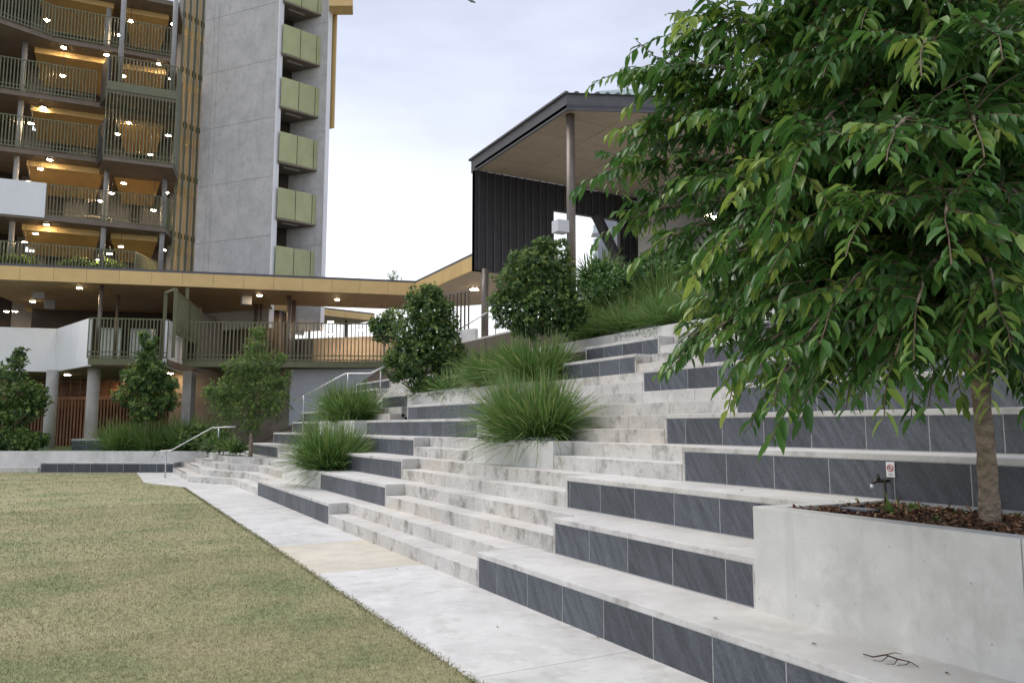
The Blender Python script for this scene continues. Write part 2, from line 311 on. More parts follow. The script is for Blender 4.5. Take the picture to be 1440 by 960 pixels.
# ================================================================== terraces
def blk(x0, x1, y0, y1, z0, z1, name, m, par, bevel=.006): return MB().box(x0, x1, y0, y1, z0, z1).build(name, m, par, bevel=bevel)
TILE = {}
def tile(par, x, yc, zc, wd, ht, axis=None):
    """one slate tile; equal sizes share a mesh"""
    key = (round(wd, 3), round(ht, 3))
    if key not in TILE:
        m = MB().box(-.009, .009, -wd/2, wd/2, -ht/2, ht/2); me = bpy.data.meshes.new('tile'); me.from_pydata(m.v, [], m.f)
        bm = bmesh.new(); bm.from_mesh(me); bmesh.ops.bevel(bm, geom=bm.edges[:], offset=.0025, segments=1, affect='EDGES'); bm.to_mesh(me); bm.free(); me.materials.append(MATS['slate']); TILE[key] = me
    o = bpy.data.objects.new('tile', TILE[key]); COL.objects.link(o); o.parent = par; o.location = Vector((x, yc, zc))-ORG[par.name]; ORG[o.name] = o.location
    if axis is not None: o.rotation_euler = (0, 0, axis)
    o.rotation_euler.y = random.uniform(-.004, .004)
    return o
def seat(k, y0, y1, label, group, first=None, lo=True, hi=True, depth=T):
    X = XK(k); z0 = r*k; z1 = z0+r
    s = thing('terrace_seat', label, 'seat', (X, (y0+y1)/2, z0), group)
    blk(X+.0012, X+depth+.25, y0, y1, z0-.12, z1-.05, 'body', 'grout', s, 0)
    blk(X-.006, X+depth+.02, y0-.004, y1+.004, z1-.052, z1, 'coping', 'cope_concrete', s, .007)
    if hi: blk(X-.002, X+depth+.02, y1-.032, y1+.002, z0-.02, z1-.05, 'end_band', 'step_concrete', s, .004)
    if lo: blk(X-.002, X+depth+.02, y0-.002, y0+.032, z0-.02, z1-.05, 'end_band', 'step_concrete', s, .004)
    a, b = y0+(.036 if lo else 0), y1-(.036 if hi else 0); y = b; wd = first or .59; ht = r-.052-.014
    while y > a+.02:
        e = max(a, y-wd)
        if y-e > .03: tile(s, X+.008, (y+e)/2, z0+.010+ht/2, y-e-.008, ht)
        y = e; wd = .597
    return s
near = lambda k: .5*XK(k)-1.6
GR = 'slate-faced seats on the near side of the wide stair'
RL = [7.28, 6.82, 7.57, 6.29, 7.32, 6.79, 9.34, 8.7, 8.5]
for k, (lo_y, lab, f) in enumerate([
        (near(0), 'lowest slate-faced concrete seat at the path, in front of the tree planter', .40),
        (4.075, 'second slate-faced concrete seat from the path, butting against the tree planter', .19+.42),
        (4.075, 'third slate-faced concrete seat from the path, left of the tree planter', .05),
        (near(3), 'slate-faced seat behind the garden tap and the tree trunk', .60),
        (near(4), 'slate-faced seat just above the one behind the garden tap', .33),
        (near(5), 'slate-faced seat behind the hanging lowest tree twigs, sixth from the path', .55),
        (near(6), 'slate-faced seat reaching farthest left into the stair, seventh from the path', .38),
        (near(7)+1, 'eighth slate-faced seat from the path, mostly behind the tree crown', .5),
        (near(8)+1, 'topmost slate-faced seat behind the tree crown, below the long garden wall', .5)]):
    seat(k, lo_y, RL[k], lab, GR, first=f, lo=k in (1, 2))
GL = 'slate-faced seats between the two stairs'
seat(0, 12.93, 19.22, 'low slate-faced seat at the path on the far side of the wide stair', GL)
seat(1, 11.92, 15.94, 'short slate-faced seat beside the low planter with a round grass tuft', GL)
seat(2, 12.9, 17.6, 'slate-faced seat behind the low grass tuft, third from the path', GL, lo=True)
seat(3, 13.95, 18.4, 'slate-faced seat left of the short two-step landing by the big grass planter', GL)
seat(4, 12.46, 18.86, 'longest slate-faced seat left of the big grass planter', GL)
seat(5, 13.4, 17.66, 'slate-faced seat directly behind and left of the big grass tuft', GL)
seat(6, 19.33, 21.38, 'small slate-faced seat of a few tiles below the strap-leaf plants', GL)
seat(7, 10.31, 12.6, 'lower of the two short slate seats right of the tall round shrub', 'pair of short slate seats under the long garden wall')
seat(8, 10.47, 12.75, 'upper of the two short slate seats right of the tall round shrub', 'pair of short slate seats under the long garden wall')
GF = 'slate-faced seats beyond the far handrail stair'
for k, (a, b, lab) in {2: (23.2, 27.6, 'slate-faced seat low behind the thin tree by the handrail'), 3: (22.9, 27, 'slate-faced seat right behind the trunk of the thin tree'), 4: (22.6, 27, 'slate-faced seat above the one behind the thin tree trunk'),
                       5: (25.0, 28.5, 'far slate-faced seat low behind the upper handrail, nearest the thin tree'), 6: (25.0, 28.5, 'far slate-faced seat in the middle of the steps behind the upper handrail'),
                       7: (23.76, 27.4, 'far slate-faced seat beside the upper handrail, lower one'), 8: (24.3, 28, 'far slate-faced seat beside the upper handrail, upper one')}.items(): seat(k, a, b, lab, GF)
def flight(label, rows, name='stair', loc=None, group=None):
    j0, a0, b0 = rows[0]
    s = thing(name, label, 'stair', loc or (X0+tr*j0, (a0+b0)/2, rr*j0), group)
    for j, a, b in rows:
        if b-a < .05: continue
        x = X0+tr*j+random.uniform(-.003, .003)
        y = a+.009; zt0 = rr*(j+1)
        while y < b-.004:                                   # cast blocks with thin joints
            e = y+random.uniform(1.0, 1.9); e = b-.004 if e > b-.6 else e
            blk(x+random.uniform(-.002, .002), X0+tr*(j+1)+.09, y, e-.003, rr*j-.09, zt0+random.uniform(-.0015, .0015), 'step', 'step_concrete', s, .007); y = e
    return s
LR = [12.93, 11.92, 12.9, 13.95, 12.46, 13.4]
rows = [(j, RL[j//2]+.006, LR[j//2]-.006) for j in range(6)]
flight('wide weathered concrete stair rising from the path between the two blocks of seats', rows)
rows = [(6, RL[3]+.006, 8.862), (7, RL[3]+.006, 8.862), (8, RL[4]+.006, 12.45), (9, RL[4]+.006, 12.45), (10, RL[5]+.006, 13.39), (11, RL[5]+.006, 13.39),
        (12, RL[6]+.006, 12.6), (13, RL[6]+.006, 12.6), (14, RL[7]+.006, 10.3), (15, RL[7]+.006, 10.3), (16, RL[8]+.006, 10.46), (17, RL[8]+.006, 10.46)]
flight('upper concrete stair right of the big grass planter, climbing to the long garden wall', rows)
flight('short two-step landing left of the big grass planter', [(6, 11.38, 13.94), (7, 11.38, 13.94)])
rows = [(1, 19.62, 22.9), (2, 19.62, 22.9), (3, 19.62, 23.0)]
# far stair: straight risers, then a splay towards the lawn, then steps facing the handrail
st = thing('stair', 'far concrete stair with splayed corner and steel handrail at the lawn end', 'stair', (3.5, 22, 0))
for j in range(4):
    q = .36*j; p = [(X0+tr*j, 19.23 if j < 2 else 19.61), (X0+tr*j, 22.9-.1*j), (2.72+q, 24.3+.12*j), (2.62+q, 24.6+.12*j), (2.62+q, 30.0+.1*j), (6.5, 31), (6.5, 19.23 if j < 2 else 19.61)]
    MB().prism(p, rr*j-.1, rr*(j+1)).build('step', 'step_concrete', st, bevel=.006)
    if j < 3: MB().prism([(2.62+q+.02, 26.2), (2.62+q+.07, 26.2), (2.62+q+.07, 29.9), (2.62+q+.02, 29.9)], rr*(j+1)-.01, rr*(j+1)+.004).build('nosing_strip', 'dark_metal', st)
flight('concrete stair climbing past the far planter beside the upper handrail', [(j, max(18.9, {4: 17.62, 5: 17.62, 6: 18.42, 7: 18.42, 8: 18.87, 9: 18.87, 10: 17.67, 11: 17.67, 12: 21.4, 13: 21.4}.get(j, 19.4)), {14: 23.7, 15: 23.7, 16: 24.2, 17: 24.2}.get(j, 23.15 if j < 6 else (22.85 if j < 8 else 22.55 if j < 10 else 25))) for j in range(4, 18)])
# retaining planters
def planter(label, x0, x1, y0, y1, z0, z1, th=.12, soil=.05, cut=None, back=False, group='concrete planters set in the terraces', left=True):
    p = thing('concrete_planter', label, 'planter', (x0, (y0+y1)/2, z0), group)
    ys = [y0, cut, y1] if cut else [y0, y1]
    for a, b in zip(ys, ys[1:]): blk(x0, x0+th, a+(.004 if a == cut else 0), b, z0-.03, z1, 'front_wall', 'wall_concrete', p, .009)
    blk(x0+th+.001, x1+.02, y1-th, y1-.001, z0-.03, z1-.002, 'side_wall', 'wall_concrete', p, .009)
    if left: blk(x0+th+.001, x1+.02, y0+.001, y0+th, z0-.03, z1-.002, 'side_wall', 'wall_concrete', p, .009)
    if back: blk(x1+.021, x1+.1, y0, y1, z0, z1-.02, 'back_wall', 'wall_concrete', p, .006)
    blk(x0+th-.02, x1+.03, y0+.02, y1-.02, z0, z1-soil, 'soil', 'soil', p, 0)
    return p
big = planter('large smooth concrete planter holding the leafy tree at the right edge', 4.165, 5.44, near(1), 4.07, r, 1.075, .15, .035, cut=2.26)
planter('concrete planter with the big rounded grass tuft in the middle of the stair', 5.456, 6.06, 8.87, 11.37, 3*r, 4*r+.012)
planter('low concrete planter with a round grass tuft at the end of the second seat', 4.19, 5.0, 15.95, 19.6, r, 2*r+.004)
planter('long concrete planter below the two round shrubs with moss run marks', 7.356, 9.2, 12.77, 19.32, 6*r, 7*r)
planter('far concrete planter with a grass tuft beside the handrail stair', 5.8, 6.6, 18.95, 22.4, 4*r, 5*r)
lw = thing('garden_wall', 'long pale concrete wall topped by a strip of grasses above the seats', 'wall', (9.254, 8, 9*r))
for a, b in ((-2, 3.9), (3.906, 8.4), (8.406, 12.6), (12.606, 17)): blk(9.254, 9.40, a, b, 9*r-.2, 3.50, 'wall_panel', 'wall_concrete', lw, .008)
uw = thing('garden_wall', 'short concrete wall corner on the upper slope beside the ivy hedge', 'wall', (11.4, 13, 4.3))
blk(11.0, 13.6, 11.9, 12.05, 4.0, 4.62, 'wall_panel', 'wall_concrete', uw, .01); blk(11.0, 11.15, 8, 11.89, 4.0, 4.62, 'wall_panel', 'wall_concrete', uw, .01)
# sheets under and behind the terraces
def sheet(name, m, pts, kind='structure'):
    me = bpy.data.meshes.new(name); bm = bmesh.new()
    for q in pts: bm.faces.new([bm.verts.new(p) for p in q])
    bm.to_mesh(me); bm.free(); return tag(link(name, me, m), kind=kind)
s_ = lambda x: .563*(x-X0)-.34
sheet('terrace_underlay', 'soil', [[(3.6, -3, -.3), (9.3, -3, s_(9.3)), (9.3, 32, s_(9.3)), (3.6, 32, -.3)]])  # added below the steps to stop light leaking through the gaps
sheet('planting_bed', 'soil', [[(9.3, -3, 3.43), (10.95, -3, 4.45), (10.95, 22, 4.45), (9.3, 17, 3.43)], [(7.45, 12.8, 2.44), (9.3, 12.8, 3.2), (9.3, 17, 3.43), (7.45, 19.3, 2.44)], [(9.3, 17, 3.43), (10.95, 22, 4.45), (10.95, 30, 4.45), (9.3, 30, 3.3)]])
blkpav = MB().box(10.95, 30, -6, 34, 3.2, 4.5).build('upper_terrace', 'path_concrete'); tag(blkpav, kind='structure')
# ------------------------------------------------------------------ wall and seat across the lawn end, turf beyond
ws = thing('retaining_wall', 'pale concrete wall with a slate-faced ledge across the far end of the lawn', 'wall', (*wp(4, 0), 0))
def wq(a0, a1, b0, b1, z0, z1, name, m, par, bevel=.006): return MB().prism([wp(a0, b0), wp(a1, b0), wp(a1, b1), wp(a0, b1)], z0, z1).build(name, m, par, bevel=bevel)
a1 = (Vector(atz(57, 664, 0)[:2])-W0).dot(WU)
wq(0, a1, .0012, .66, -.05, r-.05, 'body', 'grout', ws, 0); wq(-.02, a1+.05, -.006, .66, r-.05, r, 'coping', 'cope_concrete', ws)
wq(a1, a1+.05, -.002, .66, -.05, r-.05, 'end_band', 'step_concrete', ws); wq(a1+.05, 16, -.1, .66, -.05, rr, 'lower_ledge', 'step_concrete', ws)
ang = math.atan2(WU.y, WU.x)-math.pi/2; n_ = 8; wd = a1/n_
for i in range(n_):
    p = wp((i+.5)*wd, .008); tile(ws, p[0], p[1], .01+(r-.066)/2, wd-.012, r-.066, ang)
for i in range(4): wq(i*4.2-1.4, i*4.2+2.8-.006, .62, .78, .1, .735, 'wall_panel', 'wall_concrete', ws)
tf = sheet('turf', 'turf', [[(*wp(16, .7), .70), (*wp(-1.4, .7), .70), (*wp(-1.4, 14), .70), (*wp(16, 14), .70)]])
bx = thing('planter_box', 'low slate-faced box around the foot of the round column', 'planter box', (*atz(128, 633, .71)[:2], .70))
bp = atz(128, 633, .70); b0 = (Vector(bp[:2])-W0); ba, bb = b0.dot(WU), b0.dot(WN)
wq(ba-1.0, ba+.78, bb+.0012, bb+1.5, .66, 1.08, 'body', 'grout', bx, 0); wq(ba-1.02, ba+.80, bb-.01, bb+1.52, 1.08, 1.14, 'coping', 'cope_concrete', bx)
for i in range(3):
    p = wp(ba-1.0+(i+.5)*.593, bb+.008); tile(bx, p[0], p[1], .89, .583, .36, ang)
# ================================================================== buildings at the left
def lampat(par, P, m='lamp_glow', rad=.11, name='downlight'):
    b = MB(); b.tube([(P[0], P[1], P[2]-.045), (P[0], P[1], P[2]-.03)], rad, 12)
    o = b.build(name, m, par); MB().tube([(P[0], P[1], P[2]-.03), (P[0], P[1], P[2]+.02)], rad*1.25, 12).build('lamp_rim', 'grey_post', o); return o
def railing(par, pts, z0, z1, m, sp=.13, bw=.035, toe=.22, bd=.06, rail=.05, name='railing'):
    """metal balustrade along plan points: rails as one part, upright bars (two pixels wide) joined under it"""
    for p, q in zip(pts, pts[1:]):
        p = Vector(p[:2]); q = Vector(q[:2]); L = (q-p).length; d = (q-p)/L; b = MB()
        o = MB().bar((*p, z1), (*q, z1), rail, rail).build(name, m, par)
        MB().bar((*p, z0+.04), (*q, z0+.04), rail, rail).build('bottom_rail', m, o); MB().bar((*p, z0+toe), (*q, z0+toe), rail*.7, rail*.8).build('toe_rail', m, o)
        k = max(2, int(L/sp))
        for i in range(k+1):
            c = p+d*(L*i/k); n = Vector((-d.y, d.x)); u = d*(bw/2); v = n*(bd/2)
            b.prism([c-u-v, c+u-v, c+u+v, c-u+v], z0-.02, z1-.02)
        tag(b.build('balusters', m, o), kind='stuff')
# ---------------------------------------------------------------- deck building (ground floor, raised deck, canopy)
ZD0, ZD = 3.95, 4.29
K = 1.1
db = thing('deck_building', 'two-storey building with white balustrade, timber slat wall and gold-edged canopy', 'building', (0, 34, .7))
zt = 5.82
P = {n: atz(x, y, zt)[:2] for n, x, y in (('a', -170, 454), ('b', 80, 462), ('c', 126, 447), ('d', 237, 449.5), ('e', 262, 463), ('f', 259, 452.5), ('g', 552, 455.5))}
V2 = lambda t: Vector((t[0], t[1]))
for nm, (p, q) in (('a', ('a', 'b')), ('b', ('b', 'c')), ('c', ('d', 'e'))):
    MB().wall(P[p], P[q], ZD0, zt, .16).build('white_balustrade', 'white_paint', db, bevel=.012)
railing(db, [P['c'], P['d']], ZD, zt, 'green_metal'); railing(db, [P['f'], P['g']], ZD-.02, zt, 'green_metal', sp=.15)
away = V2(FH)
def back(p, d): q = V2(p)+away*d; return (q.x, q.y)
MB().prism([P['a'], back(P['b'], .1), back(P['c'], .1), back(P['d'], .1), back(P['e'], .05), back(P['e'], 11), back(P['a'], 11)], ZD0+.03, ZD-.03).build('deck_slab', 'dark_soffit', db)
MB().wall(back(P['c'], .02), back(P['d'], .02), ZD0+.06, ZD-.02, .3).build('deck_edge', 'green_metal', db)
MB().prism([back(P['f'], .03), back(P['g'], .03), back(P['g'], 10), back(P['f'], 10)], ZD-.22, ZD-.04).build('deck_slab', 'dark_soffit', db)
MB().wall(back(P['f'], .0), back(P['g'], .0), ZD-.28, ZD-.03, .2).build('deck_edge', 'green_metal', db)
# grey wall under the deck, dark recess
gw = [atd(408, 540, (29)*K)[:2], atd(554, 540, (28.5)*K)[:2]]; MB().wall(gw[0], gw[1], .6, ZD-.3, .25).build('base_wall', 'grey_wall', db)
gw = [atd(240, 540, (31.5)*K)[:2], atd(408, 540, (29.3)*K)[:2]]; MB().wall(gw[0], gw[1], .6, ZD-.1, .25).build('recess_wall', 'dark_soffit', db)
ob = atz(262, 610, .72); MB().prism([back(atd(256, 560, (29.3)*K), 0), back(atd(268, 560, (29.3)*K), 0), back(atd(268, 560, (29.3)*K), .5), back(atd(256, 560, (29.3)*K), .5)], .6, ZD0).build('pier', 'column_concrete', db)
# round columns of the ground floor
for (x, y, rad, D, m) in ((127, 617, .235, 27.9, 'column_concrete'), (68, 625, .24, 29.3, 'column_concrete')):
    p = atd(x, y, (D)*K); MB().tube([(p.x, p.y, .65), (p.x, p.y, 2.4), (p.x, p.y, ZD0+.05)], rad, 20).build('column', m, db, smooth=True)
# timber slat wall with lattice band above
sa, sb = atd(-190, 560, (33.5)*K), atd(258, 560, (33.5)*K); sa2, sb2 = V2(sa), V2(sb); L = (sb2-sa2).length; d = (sb2-sa2)/L
slat = MB(); n = int(L/.155)
for i in range(n):
    c = sa2+d*(L*i/n); nrm = Vector((-d.y, d.x)); slat.prism([c-d*.04-nrm*.05, c+d*.04-nrm*.05, c+d*.04+nrm*.05, c-d*.04+nrm*.05], .7, 2.9+random.uniform(-.01, .01))
so_ = slat.build('timber_slats', 'timber', db); tag(so_, kind='stuff')
MB().wall(sa2+away*.3, sb2+away*.3, .6, 2.6, .2).build('rear_wall', 'dark_room', db)
MB().wall(sa2-away*.06, sb2-away*.06, 2.9, 3.04, .16).build('timber_rail', 'timber', db)
lt = MB()
for i in range(0, n, 3):
    c = sa2+d*(L*i/n); lt.bar((*c, 3.0), (*c, 3.95), .05)
for z in (3.25, 3.5, 3.75): lt.bar((*sa2, z), (*sb2, z), .04)
tag(lt.build('timber_lattice', 'timber', db), kind='stuff')
MB().wall(back(sa2, 4), back(sb2, 4), .6, 4.3, .2).build('rear_wall', 'timber', db)
for x, y in ((95, 526), (148, 539), (19, 548), (36, 540), (51, 537), (173, 536), (212, 549), (239, 524), (200, 566), (231, 544)):
    q = atz(x, y, ZD0+.03); lampat(db, (q.x, q.y, ZD0+.03), rad=.13)
# canopy
ZC = 7.54
ca, cb, cc = V2(atz(-70, 390, ZC)), V2(atz(584, 415.2, ZC)), V2(atz(663.5, 380.5, ZC))
can = MB()
def fascia(par, p, q, z0, z1, n, m='gold_panel', cap=.10):
    L = (q-p).length; d = (q-p)/L
    for i in range(n): MB().wall(p+d*(L*i/n+.006), p+d*(L*(i+1)/n-.006), z0, z1, .05).build('fascia_panel', m, par)
    MB().wall(p-Vector((d.y, -d.x))*-.0, q, z1+.002, z1+cap, .3).build('roof_edge', 'roof_flashing', par)
    MB().wall(p+Vector((-d.y, d.x))*.06, q+Vector((-d.y, d.x))*.06, z0+.02, z1-.01, .05).build('fascia_backing', 'dark_metal', par)
fascia(db, ca, cb, ZC, ZC+.57, 15); fascia(db, cb, cc, ZC, ZC+.57, 6)
inb = lambda p, k: p+away*k
soff = [inb(ca, .08), inb(cb, .08), cc+Vector((.08, .3)), cc+Vector((5.5, .3)), V2(atz(600, 428, ZC)), V2(atz(455, 428, ZC)), V2(atz(300, 441, ZC)), V2(atz(-70, 436, ZC))]
# soffit boards, strip by strip along the fascia
dd = (cb-ca).normalized(); nn = Vector((-dd.y, dd.x))
for i in range(14):
    L0, L1 = (cb-ca).length*i/14, (cb-ca).length*(i+1)/14; dep = 8.6 if i < 9 else 4.4
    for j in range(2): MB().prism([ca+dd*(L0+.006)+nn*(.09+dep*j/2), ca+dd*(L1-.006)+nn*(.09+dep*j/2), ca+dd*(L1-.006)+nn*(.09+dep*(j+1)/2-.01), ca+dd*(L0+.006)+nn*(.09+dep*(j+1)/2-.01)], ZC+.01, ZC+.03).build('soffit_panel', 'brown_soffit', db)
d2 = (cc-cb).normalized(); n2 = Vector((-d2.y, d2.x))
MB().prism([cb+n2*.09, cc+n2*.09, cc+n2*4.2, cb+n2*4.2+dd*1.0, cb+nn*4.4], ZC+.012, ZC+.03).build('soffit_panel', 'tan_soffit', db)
MB().prism([ca+nn*.02, cb+nn*.02, cc+n2*.3, cc+n2*4.3, cb+n2*4.3, cb+nn*4.5, ca+dd*11.8+nn*4.5, ca+dd*11.8+nn*8.8, ca+nn*8.8], ZC+.05, ZC+.62).build('roof', 'roof_flashing', db)
# room walls on the deck
MB().wall(ca+nn*8.7, ca+nn*8.7+dd*11.4, ZD-.1, ZC+.1, .2).build('deck_room_wall', 'dark_room', db)
for i in range(6): MB().wall(ca+nn*8.55+dd*(1.5+i*1.6), ca+nn*8.55+dd*(2.7+i*1.6), ZD, ZD+2.4, .1).build('window', 'glass' if i in (1, 2) else 'dark_metal', db)
bw0, bw1 = V2(atd(398, 470, (38)*K)), V2(atd(560, 470, (36.5)*K)); MB().wall(bw0, bw1, ZD-.2, ZD+2.05, .2).build('deck_room_wall', 'beige_wall', db)
for x0, x1 in ((408, 418), (422, 440), (500, 507)):
    MB().wall(V2(atd(x0, 470, (37.3)*K)), V2(atd(x1, 470, (37.1)*K)), ZD-.05, ZD+1.95, .05).build('door', 'dark_metal', db)
MB().wall(V2(atd(262, 470, (38)*K)), V2(atd(400, 470, (36.5)*K)), ZD-.2, ZC, .2).build('deck_room_wall', 'dark_room', db)
for x, y0, y1, D, rad in ((139, 400, 505, 29.3, .085), (163, 410, 505, 31.5, .07), (359, 435, 500, 34, .10), (366, 430, 500, 34, .06), (405, 410, 500, 31.8, .10), (412, 422, 500, 33, .10), (394, 436, 500, 36, .07)):
    p = atd(x, 470, (D)*K); MB().tube([(p.x, p.y, ZD-.1), (p.x, p.y, ZC+.02)], rad, 12).build('post', 'post_metal', db, smooth=True)
for x, y in ((112, 404), (46, 423), (21, 437), (9, 437), (365, 414.5), (474, 420), (371, 441), (465, 451.5), (507, 462.5), (465, 469)):
    if y < 430 or x < 60: q = atz(x, y, ZC); lampat(db, (q.x, q.y, ZC))
    else: q = atd(x, y, (35.8)*K); lampat(db, (q.x, q.y, q.z), rad=.15)
for x, y, D in ((55, 416, 31), (70, 431, 33), (346, 425, 32)):
    q = atd(x, y, (D)*K); MB().box(q.x-.22, q.x+.22, q.y-.2, q.y+.2, q.z-.12, ZC+.012).build('ceiling_speaker', 'far_shade', db, bevel=.02)
# angled screen fence that runs back from the deck corner
sf = thing('screen_fence', 'tall olive metal screen running back from the white deck corner under the canopy', 'fence', (*atd(245, 470, (28)*K)[:2], ZD))
q0, q1, q2 = V2(atd(232, 440, (28.2)*K)), V2(atd(246, 440, (27.4)*K)), V2(atd(281, 440, (31.5)*K)); q3 = V2(atd(312, 440, (35)*K))
for q, z in ((q0, 7.05), (q1, 7.0), (V2(atd(262, 440, (29.5)*K)), 7.45), (q2, 6.95)): MB().bar((*q, ZD), (*q, z), .13).build('post', 'green_metal', sf)
MB().bar((*q0, 7.0), (*q1, 7.0), .1).build('top_rail', 'green_metal', sf)
railing(sf, [q1, q2], ZD+.95, 6.9, 'green_metal', sp=.28, bw=.07, toe=.08, name='screen_panel'); railing(sf, [q2, q3], ZD+.2, 6.8, 'post_metal', sp=.2, bw=.06, toe=.1, name='screen_panel')
# second, lower canopy behind
lc = thing('walkway_canopy', 'lower gold-edged walkway roof seen under the main canopy', 'canopy', (*atd(440, 440, (41)*K)[:2], ZD))
l0, l1, l2 = atd(366, 433.5, (36.5)*K), atd(527, 451, (41)*K), None
L = (V2(l1)-V2(l0)).length; dv = (V2(l1)-V2(l0))/L
for i in range(7):
    a = V2(l0)+dv*(L*i/7+.006); b = V2(l0)+dv*(L*(i+1)/7-.006); za = l0.z+(l1.z-l0.z)*i/7; zb = l0.z+(l1.z-l0.z)*(i+1)/7; nv = Vector((-dv.y, dv.x))*.06
    MB().add([(*a, za), (*b, zb), (*(b+nv), zb), (*(a+nv), za), (*a, za+.36), (*b, zb+.36), (*(b+nv), zb+.36), (*(a+nv), za+.36)], [(3, 2, 1, 0), (4, 5, 6, 7), (0, 1, 5, 4), (1, 2, 6, 5), (2, 3, 7, 6), (3, 0, 4, 7)]).build('fascia_panel', 'gold_panel', lc)
nv = Vector((-dv.y, dv.x)); a, b = V2(l0), V2(l1); rf = MB()
rf.add([(*a, l0.z+.37), (*b, l1.z+.37), (*(b+nv*3), l1.z+.6), (*(a+nv*3), l0.z+.6), (*a, l0.z+.45), (*b, l1.z+.45), (*(b+nv*3), l1.z+.7), (*(a+nv*3), l0.z+.7)], [(3, 2, 1, 0), (4, 5, 6, 7), (0, 1, 5, 4), (1, 2, 6, 5), (2, 3, 7, 6), (3, 0, 4, 7)]); rf.build('roof_sheet', 'roof_flashing', lc)
MB().prism([a+nv*.08, b+nv*.08, b+nv*3, a+nv*3], lambda p: l0.z+.02+(l1.z-l0.z)*((Vector(p)-a).dot(dv)/L), lambda p: l0.z+.05+(l1.z-l0.z)*((Vector(p)-a).dot(dv)/L)).build('soffit', 'tan_soffit', lc)
for i in (1, 3, 5): c = V2(l0)+dv*(L*i/6)+nv*1.2; MB().tube([(*c, ZD-.2), (*c, l0.z+.1)], .07, 10).build('post', 'post_metal', lc, smooth=True)
# slatted screen by the pavilion end of the canopy
ss = thing('slat_screen', 'short dark slatted screen under the canopy end beside the pavilion', 'screen', (*atd(630, 460, (27)*K)[:2], 4.6))
s0, s1 = V2(atd(622, 430, (28.2)*K)), V2(atd(659, 430, (27.4)*K))
MB().bar((*s0, 6.9), (*s1, 6.9), .06).build('top_rail', 'post_metal', ss); MB().bar((*s0, 5.2), (*s1, 5.2), .06).build('bottom_rail', 'post_metal', ss)
for i in range(8): c = s0.lerp(s1, i/7); MB().bar((*c, 5.2), (*c, 6.9), .055).build('slat', 'post_metal', ss)
tag(MB().wall(V2(atd(634, 465, (26.9)*K)), V2(atd(668, 465, (26.3)*K)), 4.3, 5.3, .2).build('garden_wall', 'wall_concrete', bevel=.01), 'small pale concrete wall end below the slatted screen', 'wall')

# ---------------------------------------------------------------- tower
TW = thing('tower', 'tall concrete tower with railed open galleries, gold bulkheads and green balconies', 'building', (*atd(200, 400, 42)[:2], .7))
h2 = math.radians(95); E2 = Vector((math.sin(h2), math.cos(h2), 0)); N2 = Vector((E2.y*-1, E2.x, 0)); N2 = Vector((math.sin(math.radians(5)), math.cos(math.radians(5)), 0))
PF = atd(281, 200, 42.4)
def tw(x, y, off=0): return onpl(x, y, PF+N2*off, N2)
def xy(p): return Vector((p.x, p.y))
ZB = [tw(70, y).z for y in (53, 136, 215.5, 307, 392)]           # undersides of the gallery slabs
HR = 1.62
def zrow(i): return ZB[i]
rowsF = [  # row, plan polyline as (px, offset)
    (0, [(-80, -1.9), (62, .0), (234, .0)]),
    (1, [(-80, .0), (127, .0)]),
    (2, [(-80, .0), (134, .0)]),
    (3, [(68, .0), (236, .0), (247, 1.6)]),
    (4, [(-80, .0), (196, .0), (236, 3.2)])]
def ref(i, x, off): return xy(onpl(x, 250, PF+N2*off, N2))
for i, pl in rowsF:
    z0 = ZB[i]; pts = [ref(i, x, o) for x, o in pl]
    railing(TW, pts, z0+.12, z0+.12+HR, 'sage_metal', sp=.15, bw=.045, toe=.26, bd=.07)
# two-storey projecting bay
bz0, bz1 = ZB[2]-.35, ZB[1]+.12+HR+.35
bo = -1.5; b = [ref(2, 134, .0), ref(2, 143, bo), ref(2, 243, bo), ref(2, 250, .6)]
railing(TW, b[1:3], bz0+.1, bz1, 'sage_metal', sp=.16, bw=.05, toe=.3, bd=.08); railing(TW, b[2:4], bz0+.1, bz1, 'sage_metal', sp=.1, bw=.06, toe=.3, bd=.08)
MB().wall(b[0], b[1], ZB[1]-.1, bz1+.02, .1).build('bay_side', 'dark_metal', TW); MB().wall(b[0], b[1], bz0, ZB[2]+.12+HR, .08).build('bay_side', 'dark_metal', TW)
mid = ZB[1]-.05; m_ = MB(); m_.bar((*b[1], mid+.55), (*b[2], mid+.55), .12, .45); m_.build('bay_band', 'sage_metal', TW)
MB().prism([b[1], b[2], b[3], ref(2, 250, 5), ref(2, 134, 5)], bz0-.12, bz0+.08).build('slab', 'dark_soffit', TW)
MB().prism([b[1], b[2], b[3], ref(2, 250, 5), ref(2, 134, 5)], ZB[1]+.1, ZB[1]+.3).build('slab', 'dark_soffit', TW)
# white solid balustrade
wa, wb_ = ref(3, -80, -.25), ref(3, 66, -.25); MB().wall(wa, wb_, ZB[3]-.05, ZB[3]+.12+HR, .14).build('white_balustrade', 'white_paint', TW, bevel=.01)
